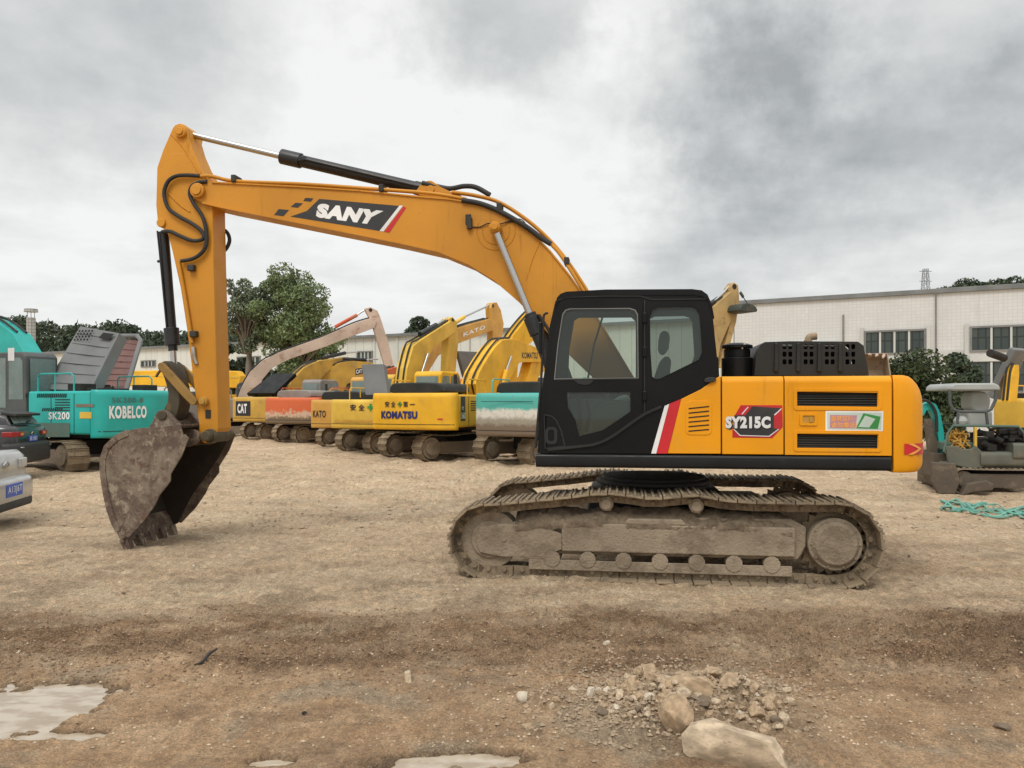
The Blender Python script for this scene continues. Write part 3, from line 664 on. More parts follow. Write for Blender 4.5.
# grab rail and mirror in front of the cab
gr = MB(); gr.tube([P3 for P3 in (FM.V3(548, 312.8, -1.30), FM.V3(544.5, 314.6, -1.30), FM.V3(543.3, 322, -1.30), FM.V3(541.6, 372, -1.30), FM.V3(535.4, 448, -1.30))], .013, 6)
gr.build('grab_rail', 'rubber', cab, 40)
mr = MB(); c = FM.V3(543.8, 338, -1.28); mr.box((c[0]-.05, c[1]-.06, c[2]-.17), (c[0]-.015, c[1]+.1, c[2]+.17)); mr.build('mirror', 'black', cab, None, .012)
wp = MB(); wp.tube([FM.V3(605, 309, -.5), FM.V3(594, 345, -.5), FM.V3(588, 378, -.5)], .012, 6, False); wp.build('wiper_arm', 'rubber', cab, 40)

# --- boom
BV, BH = .12, .21
bn = BV-BH
up = [(190, 186), (193, 182), (199, 179), (206, 179.5), (212, 183), (240, 184.5), (300, 187.5), (360, 191.5), (420, 197.5), (450, 200), (480, 205), (505, 215), (530, 232), (550, 252), (570, 277), (584, 297), (607, 335), (634, 380), (640, 395)]
lo = [(640, 408), (630, 416), (618, 414), (607, 402), (590, 374), (560, 345), (540, 323), (518, 300), (495, 280), (470, 264.5), (440, 252), (400, 243), (340, 231), (262, 215.5), (222, 207.5), (203, 203), (193, 198), (189.5, 192)]
bo = FM.L(up+lo, bn)
bm_ = MB(); bm_.prism(bo, bn+.03, BV+BH-.03)
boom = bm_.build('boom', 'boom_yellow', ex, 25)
for vv0 in (bn, BV+BH-.03):              # side plates standing slightly proud of the box
    b = MB(); b.prism(bo, vv0, vv0+.03); b.build('boom_side', 'boom_yellow', boom, 25, .005, 2) if False else None
    me = plate_mesh(bo, [], vv0, vv0+.0295); o_ = link('side_plate', me, 'boom_yellow', boom)
tp_ = MB()
for i in range(4, 17):
    a = P(up[i][0], up[i][1], bn); c = P(up[i+1][0], up[i+1][1], bn); d = Vector((c[0]-a[0], 0, c[1]-a[1])); n = Vector((-d.z, 0, d.x)).normalized()
    tp_.obox(Vector(((a[0]+c[0])/2, BV, (a[1]+c[1])/2))+n*.008, d*.503, (0, BH+.02, 0), n*.009)
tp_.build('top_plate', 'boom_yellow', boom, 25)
bt_ = MB(); lw = [P(x, y, bn) for x, y in lo[4:16]]
for a, c in zip(lw, lw[1:]):
    d = Vector((c[0]-a[0], 0, c[1]-a[1])); n = Vector((-d.z, 0, d.x)).normalized()
    bt_.obox(Vector(((a[0]+c[0])/2, BV, (a[1]+c[1])/2)), d*.503, (0, BH+.025, 0), n*.010)
bt_.build('bottom_plate', 'boom_yellow', boom, 25)
# weld lines
wl = MB()
def bw(pts, r=.007, v=None): wl.tube([FM.V3(x, y, bn-.0 if v is None else v) for x, y in pts], r, 6)
bw([(541, 240), (533, 258), (526, 280)]); 
cpt = FM.V3(496, 229, bn)
wl.tube([(cpt[0]+.24*math.cos(t), bn, cpt[2]-.02+.24*math.sin(t)) for t in np.linspace(-3.6, .6, 22)], .006, 6)
wl.tube([(cpt[0]+.17*math.cos(t), bn, cpt[2]-.02+.17*math.sin(t)) for t in np.linspace(-3.3, .3, 22)], .006, 6)
wl.build_each('weld_seam', 'boom_yellow', boom, 60)
# pins
def boss(px, py, v0, v1, r, name, m, par, r2=None):
    u, w = P(px, py, (v0+v1)/2 if False else v0); b = MB(); b.cyl((u, v0, w), (u, v1, w), r, seg=24)
    if r2: b.cyl((u, v0-.02, w), (u, v0, w), r2, seg=20)
    return b.build(name, m, par, 35, .008)
boss(494.5, 226.5, bn-.20, BV+BH+.2, .065, 'pivot_pin', 'boom_yellow', boom, .045)
boss(196.5, 190, bn-.06, BV+BH+.06, .095, 'pivot_pin', 'boom_yellow', boom, .065)
b = MB(); c = P(470, 225.5, bn); b.box((c[0]-.03, bn-.06, c[1]-.05), (c[0]+.03, bn, c[1]+.09)); b.box((c[0]-.05, bn-.05, c[1]+.0), (c[0]+.02, bn-.02, c[1]+.13)); b.build('work_lamp_bracket', 'darksteel', boom, None, .006)
b = MB(); b.tube([FM.V3(472, 227, bn-.01), FM.V3(480, 227, bn-.01), FM.V3(488, 223.5, bn-.02), FM.V3(500, 224, bn-.02), FM.V3(520, 219, bn-.015), FM.V3(530, 231, bn-.015)], .007, 6)
b.tube([FM.V3(505, 222, bn-.012), FM.V3(518, 222.5, bn-.012), FM.V3(532, 228, bn-.012)], .006, 6); b.build_each('grease_line', 'rubber', boom, 60)
# brand decal
def bdec(poly, name, m, th=.003): return MB().add(*(lambda q: ([(u, bn-th, w) for u, w in q], [tuple(range(len(q)))]))(FM.L(poly, bn))).build(name, m, boom, None)
def Z6(pts): return [(260+x/6.4, 170+y/6.4) for x, y in pts]
bdec(Z6([(380, 185), (895, 230), (765, 390), (195, 298), (300, 262)]), 'decal', 'charcoal')
for q in ([(290, 178), (342, 182), (325, 203), (278, 198)], [(228, 210), (275, 213), (243, 242), (196, 236)], [(120, 250), (186, 256), (150, 296), (90, 288)]): bdec(Z6(q), 'decal', 'charcoal')
bdec(Z6([(893, 228), (916, 228), (790, 394), (765, 391)]), 'decal_stripe', 'white', .004)
bdec(Z6([(918, 234), (936, 240), (828, 402), (795, 396)]), 'decal_stripe', 'red', .004)
bq = [P(*p, bn) for p in Z6([(356, 303), (728, 352), (792, 262), (372, 212)])]
mapped_text('SANY', t_fn(bq, bn-.005), 'lettering', 'white', boom, .075)

# --- arm cylinder on top of the boom
def pt(px, py, v): return FM.V3(px, py, v)
ac = MB(); a, c = pt(281.5, 156.4, BV), pt(425, 190, BV); ac.cyl(a, c, .078, seg=24); e = Vector(a).lerp(Vector(c), .14); ac.cyl(a, e, .098, seg=24); ac.cyl(Vector(a).lerp(Vector(c), .93), c, .088, seg=24)
ac.box((e.x, BV-.11, e.z-.03), (e.x+.1, BV-.06, e.z+.03)); ac.tube([Vector(e)+Vector((.05, -.10, 0)), pt(350, 170, BV-.10), pt(421, 187, BV-.10)], .016, 6)
aco = ac.build('arm_cylinder', 'cylinder', ex, 35, .006)
rd_ = MB(); rd_.cyl(pt(190, 134.5, BV), pt(283, 156.6, BV), .042, seg=20); rd_.build('piston_rod', 'chrome', aco, 60)
re_ = MB(); re_.cyl(pt(179.5, 131, BV-.09), (pt(179.5, 131, BV-.09)[0], BV+.09, pt(179.5, 131, BV-.09)[2]), .075, seg=20); re_.build('rod_eye', 'cylinder', aco, 35)
lg = MB(); lg.prism(chaikin(FM.L([(416, 197), (424, 186), (432, 182.5), (438, 186), (446, 191.5), (470, 201), (440, 201)], BV), 1), BV-.13, BV-.07); lg.prism(chaikin(FM.L([(416, 197), (424, 186), (432, 182.5), (438, 186), (446, 191.5), (470, 201), (440, 201)], BV), 1), BV+.07, BV+.13)
u, w = P(430.5, 189.5, BV-.13); lg.cyl((u, BV-.15, w), (u, BV+.15, w), .05, seg=16); lg.build_each('cylinder_lug', 'boom_yellow', boom, 35, .006)
# boom lift cylinders
for k, vv0 in enumerate((bn-.13, BV+BH+.13)):
    off = vv0-(bn-.13); A = Vector(pt(494.8, 228.5, bn-.13))+Vector((0, off, 0)); B = Vector(pt(531, 317, bn-.13))+Vector((0, off, 0)); C_ = Vector(pt(566, 404, bn-.13))+Vector((0, off, 0))
    b = MB(); b.cyl(B, C_, .082, seg=24); b.cyl(B, B.lerp(C_, .2), .098, seg=24); b.cyl(B.lerp(C_, -.04), B, .075, seg=24); bc = b.build('boom_cylinder', 'cylinder', ex, 35, .006)
    b = MB(); b.cyl(A, B, .043, seg=20); b.build('piston_rod', 'chrome', bc, 60)
    b = MB(); b.cyl(A-Vector((0, .05, 0)), A+Vector((0, .05, 0)), .072, seg=20); b.build('rod_eye', 'boom_yellow', bc, 35, .008)
    b = MB(); b.tube([B+Vector((.1, -.06, .02)), B.lerp(C_, .3)+Vector((.14, -.03, .05)), C_+Vector((.1, 0, .1))], .02, 8); b.build('cylinder_hose', 'rubber', bc, 60)

# --- stick (dipper arm)
SV, SH = .12, .17
sn = SV-SH
so = [(172.5, 128), (175, 124.8), (179.5, 123.2), (184, 124.5), (187, 128), (189, 138), (192.5, 150), (199, 165), (207, 178), (212.5, 186), (212.5, 210), (213.5, 260), (215.5, 330), (217.5, 400), (218.5, 428), (213, 441), (204, 443.5), (198.5, 438),
      (199, 425), (194.5, 390), (187, 330), (180.5, 288), (172, 250), (167, 232), (161.5, 227.5), (157.5, 221), (156, 205), (157, 167.5), (163, 150)]
sp_ = FM.L(so, sn)
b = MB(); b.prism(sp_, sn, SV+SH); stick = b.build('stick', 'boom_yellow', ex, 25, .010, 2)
b = MB()
for pts, r in (([(171, 134), (185, 150), (197, 170), (206, 184)], .010), ([(168, 193), (180, 205), (190, 212)], .012)):
    b.tube([pt(x, y, sn) for x, y in pts], r, 6)
b.build_each('weld_seam', 'boom_yellow', stick, 60)
boss(179.5, 131, sn-.05, SV+SH+.05, .078, 'pivot_pin', 'boom_yellow', stick, .05)
boss(160.5, 222.5, sn-.03, SV+SH+.03, .06, 'pivot_pin', 'boom_yellow', stick)
boss(202.3, 401.5, sn-.07, SV+SH+.07, .06, 'pivot_pin', 'oldyellow', stick, .04)
b = MB(); b.tube([pt(178.5, 262, sn-.025), pt(181, 275, sn-.03), pt(187, 310, sn-.03), pt(192, 343, sn-.03)], .026, 8); b.build('steel_pipe', 'boom_yellow', stick, 60)
b = MB(); 
for x, y in ((194, 334), (191.5, 268)): b.obox(pt(x, y, sn-.04), (.045, 0, 0), (0, .04, 0), (0, 0, .04))
b.build_each('pipe_clamp', 'darksteel', stick, None, .01)
b = MB(); b.tube([pt(193, 347, sn-.03), pt(193.6, 352, sn-.03), pt(194.5, 358, sn-.02), pt(196.5, 364, sn-.01)], .028, 8); b.build('pipe_end', 'chrome', stick, 60)
b = MB(); b.obox(pt(208.2, 414, sn-.004), (.035, 0, 0), (0, .008, 0), (0, 0, .055)); b.build('maker_plate', 'rubber', stick, None)
# hoses
hs = MB()
for pts, r in (([(200, 176), (186, 175.2), (176, 176.2), (168.5, 181), (164.5, 190), (164.8, 199), (169, 209), (180, 217), (191, 223), (200, 229.5), (204, 236), (201, 240), (192, 240.6), (180, 236), (170, 231.5), (162, 231.8)], .026),
               ([(207, 181.5), (198, 182.6), (191.5, 187), (190, 195), (194, 204), (201.5, 214.5), (205.4, 226), (206.6, 240), (204.5, 249), (198, 256), (190, 259.5), (181, 261)], .026)):
    hs.tube([pt(x, y, sn-.05) for x, y in pts], r, 8)
hs.tube([pt(221, 228, SV+SH+.03), pt(227.5, 233, SV+SH+.03), pt(229.5, 241, SV+SH+.03), pt(226, 249, SV+SH+.03), pt(221, 253, SV+SH+.03)], .026, 8)
hs.tube([pt(422, 183, BV-.12), pt(436, 186.2, BV-.1), pt(450, 188.6, BV-.1), pt(464, 186.2, BV-.1), pt(476, 187.4, BV-.1), pt(490, 195, BV-.1)], .032, 8)
hs.tube([pt(462, 200.2, bn-.02), pt(480, 203.5, bn-.02), pt(500, 211.5, bn-.02), pt(525, 226, bn-.03), pt(542, 238.5, bn-.03), pt(551, 244, bn-.03)], .032, 8)
hs.build_each('hydraulic_hose', 'rubber', ex, 60)
pp = MB()
for dv, dy in ((.0, 0), (.12, .5)):
    pp.tube([pt(200, 176.2+dy, bn+.0+dv), pt(212, 176.2+dy, bn+dv), pt(236, 181+dy, bn+dv), pt(300, 183.8+dy, bn+dv), pt(360, 187.8+dy, bn+dv), pt(430, 193.2+dy, bn+dv), pt(466, 199+dy, bn+dv)], .022, 8)
for dv, dy in ((.06, -3.5), (.16, -3.)):
    pp.tube([pt(452, 195.5+dy, bn+dv), pt(476, 199+dy, bn+dv), pt(500, 206+dy, bn+dv), pt(528, 224+dy, bn+dv), pt(552, 246+dy, bn+dv), pt(572, 271+dy, bn+dv), pt(592, 302+dy, bn+dv)], .022, 8)
pp.tube([pt(550, 243, bn-.02), pt(562, 257, bn-.02), pt(586, 295, bn-.02)], .022, 8)
pp.build_each('steel_pipe', 'boom_yellow', boom, 60)
cl = MB()
for x, y in ((236.5, 180), (383, 189.5), (500, 208), (567, 262)): cl.obox(pt(x, y, bn+.05), (.03, 0, 0), (0, .10, 0), (0, 0, .045))
cl.build_each('pipe_clamp', 'darksteel', boom, None, .008)

# --- bucket cylinder, links and bucket
b = MB(); a, c = pt(163.6, 232, SV), pt(172.2, 340, SV); b.cyl(a, c, .066, seg=24); b.cyl(Vector(a).lerp(Vector(c), .89), Vector(a).lerp(Vector(c), 1.05), .098, seg=24); b.cyl(c, Vector(a).lerp(Vector(c), 1.10), .06, seg=20)
m_ = Vector(a).lerp(Vector(c), .27); b.cyl(m_-Vector((.12, 0, 0)), m_, .02, seg=8); b.tube([Vector(a)+Vector((-.04, -.08, 0)), m_+Vector((-.03, -.08, 0)), Vector(c)+Vector((-.03, -.07, .1))], .014, 6)
bco = b.build('bucket_cylinder', 'cylinder', ex, 35, .005)
b = MB(); b.cyl(pt(172.6, 342, SV), pt(174, 368, SV), .042, seg=18); b.build('piston_rod', 'chrome', bco, 60)
jx, jy = 171.5, 368
b = MB()
for vv0 in (sn-.09, SV+SH+.03): b.prism(chaikin(FM.L([(168, 366), (171, 363), (175.5, 365), (204.5, 397.5), (207, 401.5), (204.5, 405.5), (200, 404.5), (171, 372)], SV), 1), vv0, vv0+.06)
b.build_each('rocker_link', 'rockerpaint', ex, 30, .008)
b = MB(); b.prism(chaikin(FM.L([(165, 367), (168, 361.5), (176, 361.5), (181, 372), (186, 396), (184, 412), (178.5, 421.5), (170.5, 419.5), (169, 411), (175, 398), (171, 380)], SV), 1), SV-.14, SV+.14)
for x, y in ((jx, jy), (175, 415)):
    u, w = P(x, y, SV); b.cyl((u, SV-.24, w), (u, SV+.24, w), .05, seg=16)
b.tube([pt(167, 366, SV-.2), pt(160, 371, SV-.2), pt(156, 377, SV-.2)], .02, 6)
b.build('bucket_link', 'linkage', ex, 30, .01)

BN, BF_ = SV-.58, SV+.58
prof = [(181, 424.5), (160, 427), (140, 428), (128, 430.5), (116, 436), (106, 446), (101.8, 458), (101.5, 472), (104.5, 492), (108.5, 510), (113, 523), (117.5, 532)]
pf = [P(x, y, BN) for x, y in prof]
cen = P(150, 470, BN)
b = MB()
for a, c in zip(pf, pf[1:]):
    d = Vector((c[0]-a[0], 0, c[1]-a[1])); n = Vector((d.z, 0, -d.x)).normalized()
    if n.dot(Vector((cen[0]-a[0], 0, cen[1]-a[1]))) < 0: n = -n
    b.obox(Vector(((a[0]+c[0])/2, SV, (a[1]+c[1])/2))+n*.012, d*.506, (0, .58, 0), n*.012)
bk_ = b.build('bucket', 'bucket', ex, 35, .004)
side = prof+[(122, 539), (127, 537), (133, 524), (143, 505), (156, 487), (172, 464), (181, 446), (184, 436)]
for vv0, m0 in ((BN-.018, 'bucket'), (BF_-.002, 'bucket_shade')):
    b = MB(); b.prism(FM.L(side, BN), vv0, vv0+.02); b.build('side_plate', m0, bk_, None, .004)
b = MB()                                  # dark liner painting the mouth's shade onto the inside of the shell
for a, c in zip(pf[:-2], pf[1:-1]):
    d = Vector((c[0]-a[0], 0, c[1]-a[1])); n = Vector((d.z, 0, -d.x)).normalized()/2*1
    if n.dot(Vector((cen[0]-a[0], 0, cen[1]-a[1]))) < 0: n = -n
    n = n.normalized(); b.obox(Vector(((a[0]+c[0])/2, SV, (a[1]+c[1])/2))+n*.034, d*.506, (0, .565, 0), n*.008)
b.build('shade_liner', 'bucket_shade', bk_, 35)
# stiffener along the back edge and the side cutter
b = MB()
for a, c in zip(pf[3:], pf[4:]):
    d = Vector((c[0]-a[0], 0, c[1]-a[1])); n = Vector((d.z, 0, -d.x)).normalized()
    if n.dot(Vector((cen[0]-a[0], 0, cen[1]-a[1]))) < 0: n = -n
    b.obox(Vector(((a[0]+c[0])/2, BN-.025, (a[1]+c[1])/2))+n*.03, d*.506, (0, .006, 0), n*.04)
b.build('wear_strip', 'bucket', bk_, 35, .004)
for v0, nm in ((BN-.035, 'side_cutter'), (BF_+.016, 'side_cutter')):
    b = MB(); b.prism(FM.L([(122, 534), (127, 520), (137, 502), (150, 484), (165, 461), (176, 444), (186, 434), (190, 438), (183, 456), (172, 474), (172, 481), (161, 495), (157, 504), (146, 520), (130, 537)], BN), v0, v0+.02); b.build(nm, 'bucket', bk_, None, .005)
# ears on top: pin lugs between bucket and stick
ear = chaikin(FM.L([(160, 428), (166, 420), (168, 412.5), (174, 409), (181, 412), (187, 420), (196, 428), (206, 428.5), (211, 434), (209, 441), (202, 445.5), (190, 446), (182, 446.5), (170, 440)], SV), 1)
for vv0 in (sn-.12, SV+SH+.05):
    b = MB(); b.prism(ear, vv0, vv0+.07); b.build('ear', 'bucket', bk_, 30, .008)
u, w = P(206, 436, sn-.13); b = MB(); b2 = MB(); b.cyl((u, sn-.16, w), (u, SV+SH+.16, w), .065, seg=20); b.cyl((u, sn-.05, w), (u, SV+SH+.05, w), .09, seg=20); u, w = P(175, 415, SV); b2.cyl((u, sn-.14, w), (u, SV+SH+.14, w), .06, seg=20); b2.build('bucket_pin', 'linkage', bk_, 35, .008); b.build('bucket_pin', 'linkage', bk_, 35, .008)
lip = P(118.5, 532, BN); tip = P(129, 556, BN)
dirv = Vector((tip[0]-lip[0], 0, tip[1]-lip[1])).normalized(); nv = Vector((dirv.z, 0, -dirv.x))
b = MB(); b.obox(Vector((lip[0], SV, lip[1]))+dirv*.05, dirv*.10, (0, .59, 0), nv*.02); b.build('lip_plate', 'bucket', bk_, None, .004)
for i in range(5):
    v = BN+.07+1.02*i/4; b = MB(); c = Vector((lip[0], v, lip[1]))+dirv*.10
    vs = []
    for t, hw, ht in ((0, .058, .055), (.10, .050, .048), (.27, .020, .012)):
        for sx, sz in ((-1, -1), (1, -1), (1, 1), (-1, 1)): vs.append(c+dirv*t+Vector((0, hw*sx, 0))+nv*ht*sz)
    fs = [(0, 3, 2, 1), (8, 9, 10, 11)]
    for j in (0, 4):
        for k in range(4): fs.append((j+k, j+(k+1) % 4, j+4+(k+1) % 4, j+4+k))
    b.add(vs, fs); b.build('tooth', 'bucket', bk_, None, .005)

# ------------------------------------------------------------------ the parked excavators behind
def pm(name, col, **k):
    kw = dict(rough=.5, dirt=.55, dirtcol=(.22, .16, .10), scale=2.2, var=.1, lo=.5); kw.update(k); return paint(name, col, **kw)
M['kyellow'] = pm('safety_yellow', (.78, .42, .012), dirt=.25)
M['byellow'] = pm('faded_lemon_yellow', (.72, .46, .06), dirt=.3)
M['katan'] = pm('tan_orange', (.62, .33, .06), dirt=.4)
M['catochre'] = pm('ochre_yellow', (.55, .33, .05), dirt=.6)
M['hitorange'] = pm('orange_red', (.62, .10, .025), dirt=.75, dirtcol=(.34, .24, .15), scale=1.4)
M['deeporange'] = pm('deep_orange', (.60, .13, .03), dirt=.35)
M['teal'] = pm('teal_paint', (.012, .40, .36), dirt=.2, rough=.35)
M['oldteal'] = pm('worn_teal', (.07, .40, .34), dirt=.4, scale=3)
M['wornwhite'] = pm('worn_white', (.62, .60, .53), dirt=.75, scale=3, dirtcol=(.30, .22, .15))
M['wornbrown'] = pm('worn_brown', (.20, .15, .11), dirt=.6, scale=3)
M['pinkgrey'] = pm('weathered_pink', (.56, .43, .34), dirt=.95, dirtcol=(.25, .10, .05), scale=1.6, lo=.53)
M['greyhood'] = pm('grey_hood', (.16, .165, .165), dirt=.35, dirtcol=(.2, .19, .17))
M['redhood'] = pm('dusty_red_hood', (.17, .075, .065), dirt=.6, dirtcol=(.26, .17, .14))
M['greydust'] = pm('dusty_grey', (.25, .23, .21), dirt=.7)
M['bdark'] = paint('far_dark_steel', (.02, .018, .016), .8, dirt=.4, dirtcol=(.07, .05, .035))
M['cabgrey'] = pm('cab_grey', (.075, .085, .085), dirt=.3)
M['bgreen_dark'] = pm('dark_green_grey', (.035, .045, .038), dirt=.5)
M['bgreen'] = pm('green_grey', (.09, .15, .12), dirt=.7, dirtcol=(.2, .15, .1))

def bandmat(name, stops, scale, amp, dirt=.4):     # worn paint: bands by height with ragged edges
    m, nt, b = newmat(name); v = objvec(nt); sp = nn(nt, 'ShaderNodeSeparateXYZ'); nt.links.new(v, sp.inputs[0])
    n1 = noise(nt, scale*2, 9, .75, v); n2 = noise(nt, scale*5, 5, .65, v)
    ma = nn(nt, 'ShaderNodeMath'); ma.operation = 'MULTIPLY_ADD'; nt.links.new(n1, ma.inputs[0]); ma.inputs[1].default_value = amp; nt.links.new(sp.outputs[2], ma.inputs[2])
    c = stops[0][1]
    for z, col in stops[1:]: c = mixc(nt, mrange(nt, ma.outputs[0], z-.07+amp/2, z+.07+amp/2), c, col)
    c = mixc(nt, mrange(nt, n2, .52, .72, 0, dirt), c, (.2, .14, .09)); nt.links.new(c, b.inputs['Base Color']); b.inputs['Roughness'].default_value = .6
    return m
M['banded'] = bandmat('worn_teal_bands', [(0, (.17, .125, .085)), (1.24, (.30, .27, .21)), (1.42, (.62, .60, .53)), (1.66, (.07, .38, .33))], 2.2, .35)
M['hitpatchy'] = bandmat('peeling_orange', [(0, (.17, .12, .07)), (1.22, (.58, .40, .28)), (1.45, (.60, .12, .035))], 1.6, 1.1, .45)
def slab(cs, th, name, m, par, v=None, bev=.02, ribs=0):   # plate through four corner points
    cs = [Vector(c) for c in cs]; n = (cs[1]-cs[0]).cross(cs[3]-cs[0]).normalized()*th
    b = MB().add([*cs, *[c+n for c in cs]], [(0, 1, 2, 3), (7, 6, 5, 4), (0, 4, 5, 1), (1, 5, 6, 2), (2, 6, 7, 3), (3, 7, 4, 0)])
    for i in range(ribs):
        t = (i+.7)/(ribs+.4); l0, l1 = cs[0].lerp(cs[3], t), cs[1].lerp(cs[2], t); p, q = l0.lerp(l1, .05), l0.lerp(l1, .95)
        b.obox((p+q)/2, (q-p)/2, (cs[3]-cs[0]).normalized()*.022, n.normalized()*.018)
    return b.build(name, m, par, None, bev)

def bg_excavator(name_label, F_, c, a_trk=None, cwsc=1., ztop=2.1, zbot=1.05, boom=None, stick=None, arm_cyl=None, hood='flat', hoodm='plastic', cab=True, cabm='cabgrey', trk=True, boom_m=None, stick_m=None, cyl_m='cylinder', trkshift=(0, 0), rodpts=None, W=1.38, tail=2.85, cab_z=2.95, bw=.24, decals=None):
    r = F_.root('excavator', name_label, 'excavator', 'excavators parked in the yard')
    body, cwm = c
    boom_m = boom_m or body; stick_m = stick_m or boom_m
    if trk:
        d = rad(a_trk-F_.a if a_trk is not None else 0); R = Matrix.Rotation(-d, 4, 'Z'); T = Matrix.Translation((trkshift[0], trkshift[1], 0))
        pth = belt_path((-1.72, .42), (1.72, .43), [(1.0, .83), (.3, .88), (-.4, .88), (-1.1, .83)])
        for vc in (-1.15, 1.15):
            sh, ch = belt_mesh(pth, .2, vc, .29, 2, False)
            in_ = MB(); ip = [(p.x, p.y) for p, _ in resample(pth, .3)[0]]
            s = .86; ip = [(x*.975, .43+(z-.43)*.82) for x, z in ip]
            parts = [(sh, 'track_belt', 'mudsteel')]
            fb = MB(); fb.prism([(-1.5, .25), (1.4, .25), (1.4, .62), (-1.5, .62)], vc-.2, vc+.2); parts.append((fb, 'track_frame', 'wornbrown'))
            wb = MB()
            for uu, rr in ((-1.72, .33), (1.72, .34)):
                wb.cyl((uu, vc-.20, .43), (uu, vc+.20, .43), rr, seg=20); wb.cyl((uu, vc-.26, .43), (uu, vc+.26, .43), rr*.66, seg=18)
            parts.append((wb, 'track_wheel', 'mudframe'))
            for b, nm, mt in parts:
                b.v = [tuple(T @ R @ Vector(p)) for p in b.v]; (b.build_each(nm, mt, r, 30, 0., 2) if nm == 'track_wheel' else b.build(nm, mt, r, 30))
        b = MB(); b.box((-.9, -.95, .4), (.9, .95, .8)); b.cyl((0, 0, .75), (0, 0, zbot+.02), .6, seg=20); b.v = [tuple(T @ R @ Vector(p)) for p in b.v]; b.build('centre_frame', 'bdark', r, 30)
    u0 = tail-.55*cwsc
    b = MB(); b.box((-1.2, -1.2, zbot-.08), (u0, 1.2, zbot+.05)); b.build('deck', 'bdark', r, None)
    b = MB(); b.prismx(rrect(-W, zbot+.02, -.45, ztop-.03, .07), .05, u0-.01); b.prismx(rrect(.45, zbot+.02, W, ztop-.05, .07), -.5, u0-.01); b.box((.1, -.5, zbot), (u0, .5, ztop-.06))
    bd = b.build('house', body, r, 40)
    b = MB()
    for v_ in (-W-.004, W+.004):
        for uu in (.9, 1.75): b.box((uu-.008, v_-.003, zbot+.06), (uu+.008, v_+.003, ztop-.1))
        for i in range(5): b.box((1.05, v_-.004, ztop-.55+i*.07), (1.6, v_+.004, ztop-.525+i*.07))
    b.build_each('vent', 'dark', bd, None, 0., 7)
    cw = cw_mesh(u0+.01, zbot-.06, ztop, cwsc, .16, .10, W).build('counterweight', cwm, r, 50)
    def cwu(v): return u0+.01+(cw_u(0, v*1.35/W))*cwsc+.012
    if hood == 'flat':
        b = MB(); b.prismx(chaikin([(-.95, ztop-.05), (.95, ztop-.05), (.9, ztop+.26), (.7, ztop+.33), (-.7, ztop+.33), (-.9, ztop+.26)], 1), .5, u0+.05); ho_ = b.build('engine_hood', hoodm, r, 40, .04)
        b = MB(); b.cyl((.9, .6, ztop+.2), (.9, .6, ztop+.62), .06, seg=10); b.build('exhaust_pipe', 'bdark', r, 40)
    elif hood:
        cs, th, ribs = hood; slab(cs, th, 'engine_hood', hoodm, r, None, .03, ribs)
        b = MB(); rr = random.Random(len(name_label))
        for _ in range(14):
            x, y, s = rr.uniform(.5, u0-.2), rr.uniform(-.8, .8), rr.uniform(.08, .25); b.box((x-s, y-s, ztop-.1), (x+s, y+s, ztop+rr.uniform(.02, .18)))
        b.build('engine', 'bdark', r, None, .02)
    if cab:
        pr = [(-1.75, zbot+.05), (-1.78, zbot+.7), (-1.55, cab_z-.14), (-1.4, cab_z), (-.2, cab_z), (-.06, cab_z-.12), (-.02, zbot+.05)]
        b = MB(); b.prism(pr, -W-.02, -.45); cb = b.build('cab', cabm, r, None, .05)
        for v_, nm in ((-W-.026, 0), (-.444, 1)):
            for q in ([(-1.62, zbot+.72), (-1.44, cab_z-.16), (-.82, cab_z-.16), (-.82, zbot+.72)], [(-.70, zbot+.95), (-.70, cab_z-.16), (-.26, cab_z-.16), (-.16, cab_z-.26), (-.14, zbot+.95)]):
                b = MB(); b.add([(u, v_, w) for u, w in q], [tuple(range(len(q)))]); b.build('window', 'glass_pale', cb, None)
        b = MB(); b.add([(-.018, -W+.1, zbot+.95), (-.018, -.55, zbot+.95), (-.052, -.55, cab_z-.18), (-.052, -W+.1, cab_z-.18)], [(0, 1, 2, 3)]); b.v = [(p[0]+.012, p[1], p[2]) for p in b.v]; b.build('window', 'glass_pale', cb, None)
        b = MB(); b.add([(-1.787, -W+.08, zbot+.72), (-1.787, -.52, zbot+.72), (-1.585, -.52, cab_z-.17), (-1.585, -W+.08, cab_z-.17)], [(0, 1, 2, 3)]); b.v = [(p[0]-.012, p[1], p[2]) for p in b.v]; b.build('windscreen', 'glass_pale', cb, None)
    b = MB()
    for v_ in (-W+.12, W-.12):
        b = MB(); b.tube([(.25, v_, ztop-.05), (.25, v_, ztop+.36), (.34, v_, ztop+.44), (1.5, v_, ztop+.44), (1.6, v_, ztop+.36), (1.6, v_, ztop-.05)], .022, 6, False); b.cyl((.9, v_, ztop-.05), (.9, v_, ztop+.44), .018, seg=6); b.build('handrail', body if boom_m != 'pinkgrey' else 'greydust', r, 40)
    for v_ in (-.5, .5):
        b = MB(); b.cyl((u0-.25, v_, ztop-.02), (u0-.25, v_, ztop+.07), .05, seg=10); b.tube([(u0-.28, v_, ztop+.06), (u0-.25, v_, ztop+.11), (u0-.22, v_, ztop+.06)], .018, 6); b.build('lifting_eye', 'bdark', r, 40)
    b = MB(); vs = []
    for i in range(25):
        v_ = -W*.97+2*W*.97*i/24; vs += [(cwu(v_)-.004, v_, zbot+.10), (cwu(v_)-.004, v_, zbot+.118)]
    b.add(vs, [(2*i, 2*i+2, 2*i+3, 2*i+1) for i in range(24)]); b.build('seam', 'bdark', cw, None)
    bo_ = None
